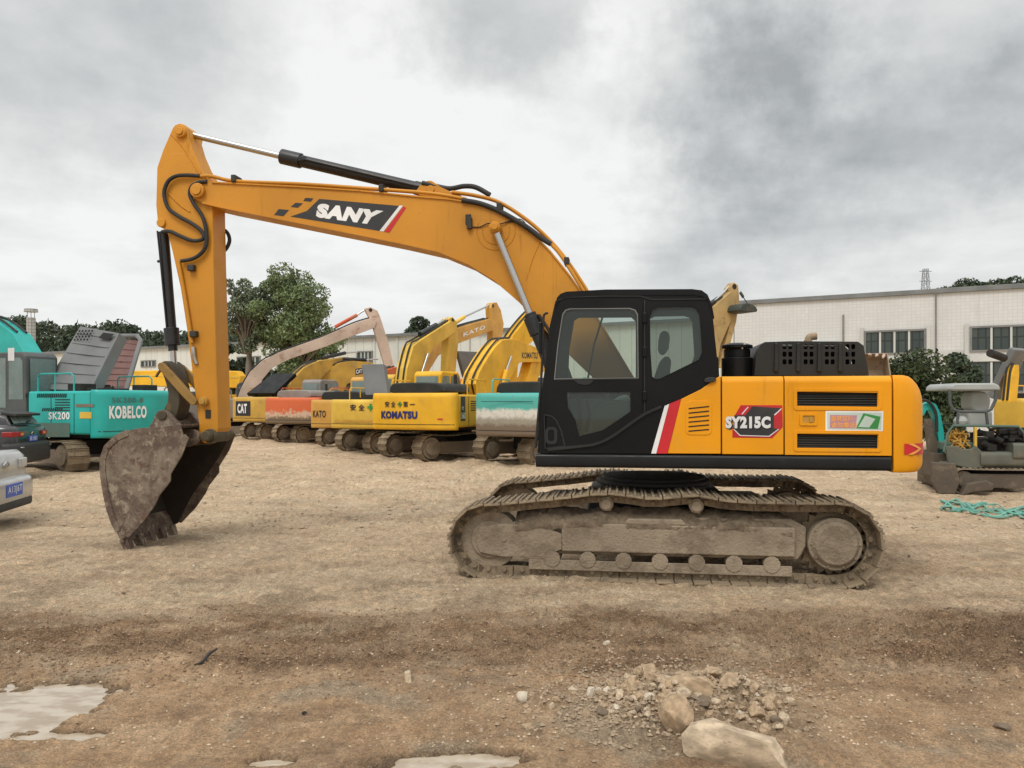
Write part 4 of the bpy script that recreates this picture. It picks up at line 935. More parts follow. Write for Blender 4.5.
    if boom:
        q = F_.L(boom, .1); b = MB(); b.prism(q, .1-bw, .1+bw); bo_ = b.build('boom', boom_m, r, None, .015)
        b = MB(); n = len(q)//2
        for v_ in (.1-bw*.5, .1+bw*.5): b.tube([(u, v_, w+.05) for u, w in q[:n]], .035, 6)
        b.build_each('hose', 'rubber', bo_, 60)
    if stick:
        q = F_.L(stick, .1); b = MB(); b.prism(q, .1-bw*.72, .1+bw*.72); so__ = b.build('stick', stick_m, r, None, .012)
        b = MB(); b.cyl((q[1][0], .1-bw*.8, q[1][1]-.16), (q[1][0], .1+bw*.8, q[1][1]-.16), .10, seg=14); b.build('pivot_pin', 'bdark', so__, 40)
    if arm_cyl:
        p = [F_.V3(x, y, .1) for x, y in arm_cyl]; b = MB(); b.cyl(p[0], p[1], .10, seg=12); ac_ = b.build('arm_cylinder', cyl_m, r, 40)
        b = MB(); b.cyl(p[1], p[2], .05, seg=10); b.build('piston_rod', 'chrome', ac_, 60)
    if rodpts:
        for v_ in (.1-bw-.12, .1+bw+.12):
            p = [F_.V3(x, y, .1) for x, y in rodpts]; p = [(q[0], v_, q[2]) for q in p]
            b = MB(); b.cyl(p[1], p[2], .10, seg=12); c_ = b.build('boom_cylinder', cyl_m, r, 40)
            b = MB(); b.cyl(p[0], p[1], .05, seg=10); b.build('piston_rod', 'chrome', c_, 60)
    return r, bd, cw, bo_, cwu
def rear_text(txt, cwu, v0, v1, w0, w1, m, cw, bold=.03, shear=0., lift=0., name='lettering'):
    return mapped_text(txt, lambda x, y: (cwu(v0+(v1-v0)*x)+.01+lift, v0+(v1-v0)*x, w0+(w1-w0)*y), name, m, cw, bold, shear)
def rear_patch(cwu, v0, v1, w0, w1, m, cw, name='decal', lift=0., n=10):
    b = MB(); vs = []
    for i in range(n+1):
        v = v0+(v1-v0)*i/n; vs += [(cwu(v)+.004+lift, v, w0), (cwu(v)+.004+lift, v, w1)]
    b.add(vs, [(2*i, 2*i+2, 2*i+3, 2*i+1) for i in range(n)]); return b.build(name, m, cw, None)

def placed(tail_px, depth, a, tail=2.85):
    x = (tail_px-CX)/F*depth; t = rad(a); return Frame(x-tail*math.cos(t), depth+tail*math.sin(t), a)
# A: bright yellow machine with navy lettering
FA = placed(409, 24.6, 113)
A = bg_excavator('bright yellow excavator with bold navy lettering and a green cross on its counterweight', FA, ('kyellow', 'kyellow'), 143, .75, 2.16, 1.08, W=1.5,
    boom=[(471, 398), (468, 384), (472, 372), (480, 358.5), (488, 347), (495, 340.5), (506, 339), (521, 344), (545, 354), (545, 362), (513, 362.5), (506, 374), (498, 388), (490, 398)],
    stick=[(527, 362), (541, 358), (545, 366), (534, 377), (528, 398), (518, 398), (522, 380)], rodpts=[(501, 357), (496, 371), (489, 396)], cyl_m='kyellow', bw=.30, cabm='kyellow', trkshift=(0, .1))
rear_text('KOMATSU', A[4], -1.05, .30, 1.36, 1.60, 'blueink', A[2], .06)
for i, ch in enumerate('安全'): rear_text(ch, A[4], -.90+i*.24, -.72+i*.24, 1.72, 1.90, 'blackink', A[2], .02)
for i, ch in enumerate('第一'): rear_text(ch, A[4], -.20+i*.24, -.02+i*.24, 1.72 if i == 0 else 1.79, 1.90 if i == 0 else 1.82, 'blackink', A[2], .02)
b = MB(); uu = A[4](-.32)
for (y0, y1, z0, z1) in ((-.40, -.24, 1.785, 1.835), (-.345, -.295, 1.73, 1.89)): b.box((uu+.005, y0, z0), (uu+.02, y1, z1))
b.build('green_cross', 'green', A[2], None)
rear_patch(A[4], .95, 1.12, 1.34, 1.38, 'red', A[2], 'reflector')
b = MB(); b.box((2.0, 1.503, 1.3), (2.3, 1.509, 2.05)); b.build('decal', 'charcoal', A[1], None)
mapped_text('360', lambda x, y: (2.28-.26*x, 1.513, 1.36+.2*y), 'lettering', 'white', A[1], .03)
mapped_text('PC', lambda x, y: (2.24-.13*x, 1.513, 1.64+.1*y), 'lettering', 'white', A[1], .02)
q = [FA.P(x, y, .1) for x, y in ((515, 358.5), (531, 359), (531, 352.5), (515, 352.5))]
mapped_text('KOMATSU', lambda x, y: (bilerp(q, x, y)[0], .1+.305, bilerp(q, x, y)[1]), 'lettering', 'blackink', A[3], .03)
# B: pale lemon yellow machine
FB = placed(361, 28.0, 113)
B = bg_excavator('pale lemon excavator with black characters and green cross behind the bright yellow one', FB, ('byellow', 'byellow'), 143, .7, 1.97, 1.0, W=1.45,
    boom=[(399, 392), (402, 368), (408, 346), (416, 340), (446, 321), (451, 323), (451, 332), (428, 348), (420, 364), (415, 378), (414, 392)],
    stick=[(445, 319), (449, 317), (453, 322), (455, 340), (452, 372), (444, 372), (445, 340)], arm_cyl=[(420, 334), (436, 325), (448, 318)],
    hood=([(2.0, -.2, 1.95), (2.05, .75, 1.95), (1.75, .35, 3.2), (1.7, -.6, 3.2)], .22, 4), hoodm='greyhood', cabm='byellow', rodpts=[(420, 354), (413, 375), (408, 392)])
for i, ch in enumerate('安全'): rear_text(ch, B[4], -.45+i*.36, -.20+i*.36, 1.58, 1.80, 'blackink', B[2], .02)
b = MB(); uu = B[4](.42)
for (y0, y1, z0, z1) in ((.28, .52, 1.665, 1.735), (.365, .435, 1.58, 1.82)): b.box((uu+.005, y0, z0), (uu+.022, y1, z1))
b.build('green_cross', 'green', B[2], None)
for i, ch in enumerate('第一'): rear_text(ch, B[4], .62+i*.36, .87+i*.36, 1.58 if i == 0 else 1.67, 1.80 if i == 0 else 1.70, 'blackink', B[2], .02)
rear_patch(B[4], -1.2, 1.2, 1.16, 1.24, 'oldyellow', B[2], 'ledge')
# C: tan machine
FC = placed(337.5, 31.0, 113)
C_ = bg_excavator('tan orange excavator with small black lettering parked between the red and lemon machines', FC, ('katan', 'katan'), 143, .5, 1.97, .92, W=1.4,
    boom=[(404, 392), (410, 366), (424, 346), (452, 329), (486, 319), (492, 322), (490, 330), (453, 344), (434, 356), (424, 372), (420, 392)],
    stick=[(488, 308), (490, 303), (494, 302.5), (498, 310), (501, 324), (499, 340), (494, 352), (489, 352), (490, 335)], arm_cyl=[(452, 325), (464, 317), (490, 305)], hood='flat', cabm='katan', cyl_m='byellow')
rear_text('KATO', C_[4], -1.22, -.55, 1.28, 1.55, 'blackink', C_[2], .02)
q2 = [FC.P(x, y, .1) for x, y in ((459, 337), (481, 329), (481, 325), (459, 333))]
mapped_text('KATO', lambda x, y: (bilerp(q2, x, y)[0], .1+.246, bilerp(q2, x, y)[1]), 'lettering', 'white', C_[3], .03)
# D: orange red machine with peeling paint
FD = placed(288, 35.0, 113)
D = bg_excavator('orange red excavator with peeling dusty paint in the row behind the boom', FD, ('hitorange', 'hitpatchy'), 143, .8, 2.08, .98, W=1.5,
    boom=[(352, 402), (364, 384), (378, 372), (392, 367), (402, 370), (402, 378), (386, 382), (376, 392), (370, 402)], hood='flat', hoodm='greydust', cabm='greydust', boom_m='deeporange')
# E: ochre machine with white lettering on black
FE = placed(253, 38.0, 113)
E = bg_excavator('ochre excavator with big white letters on a black patch, furthest left of its row', FE, ('catochre', 'catochre'), 143, .8, 2.12, 1.0, W=1.5,
    boom=[(278, 400), (288, 381), (300, 368), (315, 361), (345, 357), (348, 363), (326, 370), (312, 384), (306, 400)], hood=([(2.1, -.95, 2.15), (2.1, .75, 2.15), (.9, 1.05, 3.15), (.9, -.35, 3.15)], .2, 0), hoodm='black', cabm='cabgrey', arm_cyl=[(322, 358), (345, 353), (357, 352)])
rear_patch(E[4], -1.15, -.15, 1.22, 1.92, 'blackink', E[2]); rear_text('CAT', E[4], -1.0, -.35, 1.34, 1.80, 'white', E[2], .04, 0, .006)
# F: teal, white and rust machine beside the cab
FF = placed(520, 22.6, 113)
Fm = bg_excavator('worn excavator with teal, white and brown bands on its counterweight beside the black cab', FF, ('oldteal', 'banded'), 143, .85, 2.14, .95, W=1.55, hood='flat', cab=False)
b = MB(); b.box((Fm[4](0)+.004, -1.2, 1.885), (Fm[4](0)+.012, .4, 1.90)); b.build('seam', 'dark', Fm[2], None)
# G: weathered pink long boom
FG = Frame((236-512)/800*43., 43., 160)
G = bg_excavator('weathered pale pink excavator whose long rusty boom rises behind the ochre machine', FG, ('greydust', 'greydust'), 160, .8, 2.1, 1., W=1.4,
    boom=[(236, 402), (241, 388), (250, 372), (262, 361), (280, 352), (320, 338), (352, 324), (371, 318), (376, 322), (374, 328), (355, 335), (325, 347), (290, 359), (272, 368), (262, 380), (256, 402)],
    stick=[(364, 309), (370, 307.5), (377, 311), (380, 318), (387, 340), (392, 360), (398, 388), (389, 388), (384, 365), (376, 338), (371, 322)], arm_cyl=[(335, 327), (357, 315), (366, 309)], boom_m='pinkgrey', cyl_m='hitorange', hood='flat', bw=.22)
# H: second ochre boom with white plate
FH = Frame((330-512)/800*43., 43.5, 150)
H = bg_excavator('ochre yellow excavator behind the row, its arched boom carrying a small white plate', FH, ('catochre', 'catochre'), 150, .8, 2.1, 1., trk=True,
    boom=[(310, 400), (316, 384), (326, 371), (338, 363), (352, 361), (372, 363), (374, 370), (360, 378), (346, 384), (338, 400)], arm_cyl=[(343, 359), (366, 360), (378, 359)], boom_m='catochre', hood='flat')
q3 = [FH.P(x, y, .1) for x, y in ((354, 375), (361, 374), (361, 368), (354, 369))]
b = MB(); b.add([(u, .1+.246, w) for u, w in q3], [(0, 1, 2, 3)]); b.build('plate', 'blackink', H[3], None)
mapped_text('CAT', lambda x, y: (bilerp(q3, .08+x*.84, .15+y*.7)[0], .1+.25, bilerp(q3, .08+x*.84, .15+y*.7)[1]), 'lettering', 'white', H[3], .04)
# J: yellow machine whose boom shows left of the near lift cylinder
FJ = Frame((540-512)/800*34., 34., 125)
J = bg_excavator('yellow excavator standing behind the cab, only its upper boom and stick showing', FJ, ('kyellow', 'kyellow'), 125, .8, 2.1, 1.,
    boom=[(499, 402), (501, 352), (508, 336), (524, 316), (540, 302), (548, 306), (546, 324), (530, 340), (514, 352), (511, 402)], hood=None)
q4 = [FJ.P(x, y, .1) for x, y in ((522, 328), (534, 316), (532, 311), (520, 323))]
mapped_text('KOM', lambda x, y: (bilerp(q4, x, y)[0], .1+.246, bilerp(q4, x, y)[1]), 'lettering', 'blackink', J[3], .03)
# K: tan stick behind the cab
FK = Frame((700-512)/800*30., 30., 150)
M['weathertan'] = pm('weathered_tan', (.46, .31, .12), dirt=.8, dirtcol=(.22, .12, .05), scale=3)
K = bg_excavator('tan excavator hidden behind the cab, its raised weathered stick showing above the body', FK, ('weathertan', 'weathertan'), 150, .8, 2.05, 1.,
    boom=[(688, 402), (700, 345), (704, 312), (720, 298), (727, 292), (731, 296), (728, 318), (716, 345), (708, 402)],
    stick=[(727, 288), (731, 283), (735, 286), (736, 300), (733, 322), (725, 352), (722, 368), (716, 368), (722, 345), (728, 318), (728, 300)], arm_cyl=[(702, 312), (714, 302), (730, 286)], hood=None)
b = MB(); b.prism(chaikin(FK.L([(732, 313), (733, 306), (738, 303.8), (744, 304.5), (748.5, 308), (750, 312), (748, 313.2)], .6), 1), .2, 1.0); b.build('cover', 'bgreen_dark', K[0], 30, .03)
b = MB(); b.tube([FK.V3(743, 297, .34), FK.V3(746.5, 302, .34), FK.V3(749.5, 306.5, .34)], .018, 6); st_ = b.build('mirror_stalk', 'bdark', K[0], None)
b = MB(); p0 = Vector(FK.V3(740, 292, .34)); p1 = Vector(FK.V3(743.5, 297.5, .34)); b.obox((p0+p1)/2, (p1-p0)*.5, (0, .03, 0), Vector((-(p1-p0).z, 0, (p1-p0).x)).normalized()*.06); b.build('mirror', 'bgreen_dark', K[0], None, .025)
# I: raised dark hood behind the yellow booms
FI = Frame((484-512)/800*38., 38., 113)
I_ = bg_excavator('orange red excavator far behind the yellow booms with a dark raised hood', FI, ('deeporange', 'deeporange'), 113, .8, 2.1, 1., hood=([FI.V3(462, 378, .3), FI.V3(470, 378, .3), FI.V3(480, 352, .3), FI.V3(454.5, 351, .3)], .15, 0), hoodm='greyhood', cab=True, cabm='deeporange', cab_z=3.0)
# L: teal machine on the left with raised grey hood
FL_ = Frame(-12.6, 23.0, 22)
L_ = bg_excavator('teal excavator with white lettering and raised grey hood, left of the big bucket', FL_, ('teal', 'teal'), 30, .95, 2.2, 1.0, W=1.42, cab_z=3.25,
    boom=[(-40, 345), (-30, 320), (-10, 317), (6, 322), (22, 334), (33, 352), (40, 372), (44, 402), (20, 402), (5, 362)], bw=.3,
    hood=([FL_.V3(43, 389, -.75), FL_.V3(90, 391, -.75), FL_.V3(119, 333, .25), FL_.V3(80, 326, .25)], -.35, 6), hoodm='greyhood', cabm='cabgrey')
def side_fn(q, v): return lambda x, y: (bilerp(q, x, y)[0], v, bilerp(q, x, y)[1])
# counterweight lettering sits on the side wall of the counterweight
vS = -1.42
def Lq(x0, y0, x1, y1): return [FL_.P(x, y, vS) for x, y in ((x0, y1), (x1, y1), (x1, y0), (x0, y0))]
def cw_side(txt, v0, v1, w0, w1, m, bold): return rear_text(txt, L_[4], v0, v1, w0, w1, m, L_[2], bold)
cw_side('KOBELCO', -1.16, -.10, 1.44, 1.78, 'white', .045)
cw_side('SK200-8', -1.08, -.20, 1.86, 2.0, 'bgreen', .01)
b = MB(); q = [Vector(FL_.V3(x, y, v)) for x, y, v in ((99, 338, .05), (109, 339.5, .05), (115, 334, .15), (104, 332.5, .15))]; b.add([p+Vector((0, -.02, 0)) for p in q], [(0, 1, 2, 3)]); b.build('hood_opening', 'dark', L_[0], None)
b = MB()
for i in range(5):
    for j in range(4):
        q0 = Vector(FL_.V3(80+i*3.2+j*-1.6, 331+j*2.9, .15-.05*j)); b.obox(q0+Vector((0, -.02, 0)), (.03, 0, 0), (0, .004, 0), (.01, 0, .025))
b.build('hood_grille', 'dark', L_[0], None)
q = Lq(49, 412, 70, 419.5); mapped_text('SK200', side_fn(q, vS-.012), 'lettering', 'white', L_[1], .03)
b = MB(); q = Lq(80, 412, 92, 418.5); b.add([(u, vS-.010, w) for u, w in q], [(0, 1, 2, 3)]); b.build('sticker', 'byellow', L_[1], None)
b = MB(); q = Lq(76, 404, 94, 407); b.add([(u, vS-.012, w) for u, w in q], [(0, 1, 2, 3)]); b.build('slot', 'wornbrown', L_[1], None)
b = MB()
for (x0, x1, y0, y1, n) in ((37, 67, 393.5, 397.5, 16), (42, 63, 408, 411, 10), (17, 29, 393, 397, 7)):
    for i in range(n):
        x = x0+(x1-x0)*i/n; q = [FL_.P(xx_, yy_, vS) for xx_, yy_ in ((x, y1), (x+1.1, y1), (x+1.9, y0), (x+.8, y0))]; b.add([(u, vS-.011, w) for u, w in q], [(0, 1, 2, 3)])
b.build('louvre', 'dark', L_[1], None)
b = MB(); q = Lq(36, 423, 70, 437); b.add([(u, vS-.013, w) for u, w in q], [(0, 1, 2, 3)]); b.build('lower_panel', 'bgreen', L_[1], None)
b = MB(); q = FL_.V3(11, 360, -1.45); b.box((q[0]-.12, -1.452, q[2]-.02), (q[0]+.13, -1.448, q[2]+.33)); b.build('notice', 'white', L_[0], None)
# M: machine with an open dusty red hood
FMm = Frame((118-512)/800*27., 27.5, 40)
Mm = bg_excavator('dusty excavator with an open dull red hood behind the teal machine', FMm, ('greydust', 'greydust'), 40, .9, 1.95, 1.0, hood=([FMm.V3(98, 391, -.8), FMm.V3(124, 391, -.8), FMm.V3(139, 340, .1), FMm.V3(118, 338, .1)], -.12, 8), hoodm='redhood', cab=False)
b = MB(); e = [FMm.V3(x, y, v) for x, y, v in ((126, 391, -.85), (141, 340, .05), (137, 336, .08), (117, 336, .1))]; b.tube(e, .08, 8, False); b.build('hood_frame', 'greyhood', Mm[0], 40)
# N: yellow machine on the far right with its grey hood up
FN = Frame((1078-512)/800*27., 27., 150)
N_ = bg_excavator('yellow excavator at the right edge with a long grey hood raised', FN, ('kyellow', 'byellow'), 150, .8, 2.0, .9,
    boom=[(1005, 402), (1008, 374), (1011, 365), (1015, 365), (1015.5, 375), (1013, 402)], bw=.12, hood=([FN.V3(986, 396, -.6), FN.V3(1000, 398, -.6), FN.V3(1022, 348, .1), FN.V3(1009, 347, .1)], .22, 0), hoodm='greyhood', cab=False)
b = MB(); b.cyl(FN.V3(1004, 358, .2), FN.V3(990, 353, .2), .12, seg=12); b.build('exhaust_pipe', 'bdark', N_[0], 40)
# Q: rusty bucket teeth visible over the engine hood
FQ = Frame((872-512)/800*26., 26., 100)
r_ = FQ.root('excavator_bucket', 'rusty tan excavator bucket with teeth, propped up behind the black engine hood', 'excavator bucket')
pro = [(.30, 2.35), (-.10, 2.30), (-.45, 2.55), (-.52, 2.95), (-.38, 3.28), (-.12, 3.46)]
b = MB(); sd = pro+[(.05, 3.1), (.25, 2.7)]; b.prism(sd, -.52, -.48); b.prism(sd, .48, .52)
for a, c in zip(pro, pro[1:]):
    d = Vector((c[0]-a[0], 0, c[1]-a[1]))/2; b.obox(((a[0]+c[0])/2, 0, (a[1]+c[1])/2), d*1.02, (0, .5, 0), Vector((-d.z, 0, d.x)).normalized()*.015)
b.build('bucket_shell', 'rustytan', r_, None, .01)
for i in range(5):
    v = -.42+.21*i; b = MB(); b.cyl((-.2, v, 3.42), (.12, v-.12, 3.55-.06*i), .065, .03, 6); b.build('tooth', 'pinkgrey', r_, None)
b = MB(); q0 = FQ.P(873, 392, 0); b.box((-.45, -.35, 0.), (.2, .35, 2.32)); b.build('prop_stand', 'wornbrown', r_, None, .03)

# ------------------------------------------------------------------ stripped mini excavator on the right
M['mudgreen'] = pm('muddy_green_grey', (.105, .11, .085), dirt=.8, dirtcol=(.20, .16, .11), scale=4)
M['mudbrown'] = pm('muddy_brown', (.10, .078, .055), dirt=.8, dirtcol=(.22, .17, .115), scale=5, bump=.4)
M['canopy'] = pm('canopy_pale', (.36, .38, .365), dirt=.35, dirtcol=(.28, .28, .26))
M['plateblue'] = pm('blue_number_plate', (.05, .12, .48), dirt=.15)
FO = Frame((990-512)/800*16.9, 16.9, 6)
R_ = FO.root('mini_excavator', 'stripped mini excavator with a pale canopy, bare engine and muddy tracks', 'mini excavator')
pth = belt_path((-.86, .27), (.86, .27), [(.4, .53), (-.4, .53)])
for vc in (-.62, .62):
    sh, ch = belt_mesh(pth, .11, vc, .18, 2, False); tb_ = sh.build('track_belt', 'mudframe', R_, 30)
    b = MB(); b.cyl((-.86, vc-.13, .27), (-.86, vc+.13, .27), .215, seg=20); b.cyl((.86, vc-.13, .27), (.86, vc+.13, .27), .215, seg=20); b.prism([(-.8, .14), (.8, .14), (.7, .42), (-.7, .42)], vc-.11, vc+.11)
    b.cyl((-.86, vc-.19, .27), (-.86, vc-.12, .27), .12, seg=14); b.build('track_frame', 'mudbrown', R_, 30, .01)
b = MB(); b.box((-.5, -.45, .3), (.5, .45, .6)); b.cyl((0, 0, .5), (0, 0, .72), .38, seg=20); b.build('centre_frame', 'bdark', R_, 30)
b = MB(); b.prism(FO.L([(932, 462), (955, 463), (960, 482), (955, 494), (938, 494), (931, 482)], -.86), -.88, -.80); b.box((-1.15, -.85, .12), (-1.08, .85, .55)); b.box((-1.1, -.5, .25), (-.5, -.4, .35)); b.box((-1.1, .4, .25), (-.5, .5, .35)); b.build('dozer_blade', 'mudbrown', R_, None, .02)
b = MB(); b.prism(FO.L([(960, 496), (966, 484), (985, 480), (994, 484), (992, 490), (972, 492)], -.95), -1.0, -.82); b.build('muddy_step', 'mudbrown', R_, None, .02)
b = MB(); q = FO.P(945, 468, -.72); q2_ = FO.P(1030, 448, -.72)
b.prism(FO.L([(945, 446), (957, 446), (962, 449), (971, 449), (975, 445), (982, 452), (983, 467), (972, 469), (948, 464)], -.72), -.75, -.68)
b.box((FO.P(946, 466, -.7)[0], -.68, FO.P(946, 468, -.7)[1]), (FO.P(1040, 466, -.7)[0], .72, FO.P(946, 462, -.7)[1])); b.build('house', 'mudgreen', R_, None, .02)
b = MB(); b.prismx(rrect(-.78, FO.P(990, 467, -.78)[1], -.2, FO.P(990, 452, -.78)[1], .08), FO.P(981, 460, -.78)[0], FO.P(1042, 460, -.78)[0]); b.prismx(rrect(-.82, FO.P(990, 459, -.78)[1], -.3, FO.P(990, 443, -.78)[1], .06), FO.P(1013, 450, -.8)[0], FO.P(1045, 450, -.8)[0]); b.build('counterweight', 'mudgreen', R_, 40)
b = MB(); top = [FO.V3(x, y, -.70) for x, y in ((944, 452), (948, 433), (953, 425.5), (1018, 426.5), (1024, 433), (1027, 448))]
b.tube(top, .028, 8, False); b.tube([(p[0], .65, p[2]) for p in top], .028, 8, False); b.build_each('engine_frame', 'bgreen', R_, 40)
b = MB(); q = FO.P(975, 449, -.70); b.box((q[0]-.025, -.74, q[1]), (q[0]+.025, -.68, FO.P(975, 427, -.7)[1])); b.build('yellow_post', 'byellow', R_, None, .005)
eb = MB(); rr = random.Random(9); ex0, ez0 = FO.P(979, 451, -.5); ex1, ez1 = FO.P(1022, 428, -.5)
eb.box((ex0, -.45, ez0-.05), (ex1, .5, ez1-.22))
ex1 += .35
for _ in range(110):
    x, z, y = rr.uniform(ex0, ex1), rr.uniform(ez0, ez1-.02), rr.uniform(-.66, .1)
    if rr.random() < .5: eb.cyl((x, y, z), (x+rr.uniform(-.2, .2), y+rr.uniform(-.1, .1), z+rr.uniform(-.1, .1)), rr.uniform(.02, .07), seg=10)
    else: s = rr.uniform(.03, .09); eb.box((x-s, y-s, z-s*.7), (x+s, y+s, z+s*.7))
eb.build('engine', 'bdark', R_, 30, .01)
hb_ = MB(); hx0, hz0 = FO.P(950, 446, -.6); hx1, hz1 = FO.P(972, 430, -.6)
for _ in range(16):
    hb_.tube([(rr.uniform(hx0, hx1), rr.uniform(-.65, -.3), rr.uniform(hz0-.1, hz1)) for _ in range(4)], .016, 6)
hb_.build('hose_bundle', 'oldyellow', R_, 60)
b = MB(); b.box((hx0-.05, -.55, hz0-.1), (hx1+.05, .5, hz1-.25)); b.build('valve_block', 'bgreen', R_, None, .03)
b = MB(); cr = FO.L([(947, 390.5), (948, 386), (952, 383.4), (992, 383.2), (997, 385.6), (998.5, 390.5)], -.5); b.prism(cr, -.62, .62); b.build('canopy', 'canopy', R_, 30, .035)
b = MB()
for v_ in (-.58, .58):
    b.tube([FO.V3(x, y, v_) for x, y in ((949.5, 390), (950, 403), (953, 409.5), (960, 411.5), (985, 411.8), (991, 409.5), (995.5, 400), (996, 390))], .032, 8, False)
    b.tube([FO.V3(x, y, v_) for x, y in ((958, 411.6), (957.5, 426))], .03, 8); b.tube([FO.V3(x, y, v_) for x, y in ((986, 411.6), (988, 427))], .03, 8)
b.build_each('canopy_frame', 'cabgrey', R_, 40)
b = MB(); b.prism(chaikin(FO.L([(966, 412), (965, 392), (978, 391), (986, 396), (984, 412)], 0), 1), -.25, .25); b.prism(FO.L([(962, 426), (962, 411), (986, 411), (986, 426)], 0), -.3, .3); b.build('seat', 'canopy', R_, 40, .04)
b = MB(); c = Vector(FO.V3(960.5, 421, -.5)); 
for i in range(6):
    t0, t1 = -math.pi/2+math.pi*i/6, -math.pi/2+math.pi*(i+1)/6; b.cyl(c+Vector((0, 0, .12*math.sin(t0))), c+Vector((0, 0, .12*math.sin(t1))), max(.004, .135*math.cos(t0)), max(.004, .135*math.cos(t1)), 20)
b.build('filler_dome', 'canopy', R_, 60)
bo4 = MB(); bo4.prism(FO.L([(919, 412), (922, 404), (929, 401.5), (935, 405), (939, 414), (942, 430), (944, 452), (940, 455), (936.5, 436), (933, 418), (928.5, 409.5), (925, 410.5), (922, 416)], -.05), -.14, .06); mb = bo4.build('boom', 'teal', R_, None, .012)
b = MB(); b.tube([FO.V3(x, y, -.2) for x, y in ((916, 401), (924, 400), (931, 404), (936, 414), (937, 432))], .03, 6); b.build('hose', 'rubber', mb, 60)
b = MB(); b.prism(FO.L([(925, 420), (931, 419), (937, 446), (936, 458), (929, 458)], -.05), -.12, .04); b.build('stick', 'mudbrown', R_, None, .012)
b = MB(); pb = FO.L([(927, 452), (946, 452), (948, 460), (942, 470), (944, 482), (934, 486), (928, 474)], 0); b.prism(pb, -.36, -.33); b.prism(pb, .27, .30); b.prism(FO.L([(927, 452), (929, 452), (930, 474), (936, 484), (934, 486), (928, 474)], 0), -.33, .27); b.build('bucket', 'mudbrown', R_, None, .01)

# ------------------------------------------------------------------ yellow crane truck far behind
FT = Frame((182-512)/800*47, 47., 4)
T_ = FT.root('crane_truck', 'yellow crane truck with a long horizontal boom behind the row of excavators', 'crane truck')
b = MB(); b.box((-3.4, -1.2, .7), (3.6, 1.2, 1.15)); b.build('chassis', 'bdark', T_, None, .02)
b = MB(); b.prism(FT.L([(127, 386), (131, 371), (176, 370), (238, 371), (242, 376), (240, 388)], -.3), -.45, .35); bb = b.build('crane_boom', 'kyellow', T_, None, .05)
b = MB(); b.prism(FT.L([(129, 376), (240, 378), (240, 376.4), (129, 374.6)], -.3), -.47, -.452); b.build('stripe', 'byellow', bb, None)
b = MB(); b.prism([(1.2, 1.15), (3.5, 1.15), (3.5, 2.3), (1.2, 2.3)], -1.2, 1.2); b.build('superstructure', 'kyellow', T_, None, .06)
b = MB(); b.prism(chaikin([(-3.5, .7), (-3.55, 1.7), (-3.3, 2.5), (-1.7, 2.5), (-1.7, .7)], 1), -1.2, 1.2); tc = b.build('cab', 'wornwhite', T_, 30, .05)
for v_ in (-1.206, 1.206):
    b = MB(); b.add([(u, v_, w) for u, w in ((-3.25, 1.6), (-1.9, 1.6), (-1.9, 2.3), (-3.1, 2.3))], [(0, 1, 2, 3)]); b.build('window', 'glass_dark', tc, None)
for uu in (-2.4, .3, 1.7, 3.0):
    for v_ in (-1.05, 1.05):
        b = MB(); b.cyl((uu, v_-.15, .5), (uu, v_+.15, .5), .5, seg=20); w_ = b.build('wheel', 'rubber', T_, 40, .03)
        b = MB(); b.cyl((uu, v_-.17, .5), (uu, v_+.17, .5), .26, seg=14); b.build('rim', 'greydust', w_, 40)

# ------------------------------------------------------------------ cars on the left
M['silver'] = paint('silver_car_paint', (.42, .43, .42), .22, metal=.35, dirt=.22, dirtcol=(.3, .27, .22), scale=2, coat=.6)
M['blackcar'] = paint('black_car_paint', (.018, .018, .02), .16, dirt=.25, dirtcol=(.12, .10, .08), scale=2, coat=.7)
M['taillight'] = paint('tail_light_red', (.30, .015, .015), .15, dirt=.08)
M['lens'] = paint('pale_lens', (.5, .5, .48), .15, dirt=.15)
M['amber'] = paint('amber_lens', (.75, .28, .08), .2, dirt=.08)
M['bumperblack'] = paint('bumper_black', (.025, .025, .025), .55, dirt=.35)
def loft(secs):
    b = MB(); n = len(secs[0]); vs = [p for s in secs for p in s]
    fs = [(i*n+k, i*n+(k+1) % n, (i+1)*n+(k+1) % n, (i+1)*n+k) for i in range(len(secs)-1) for k in range(n)]
    fs += [tuple(range(n-1, -1, -1)), tuple(range((len(secs)-1)*n, len(secs)*n))]
    return b.add(vs, fs)
def carsec(u, z0, z1, hw, r=.14, tum=.0):
    s = rrect(-hw, z0, hw, z1, min(r, (z1-z0)*.45), 4)
    return [(u, y*(1-tum*(z-z0)/(z1-z0)), z) for y, z in s]
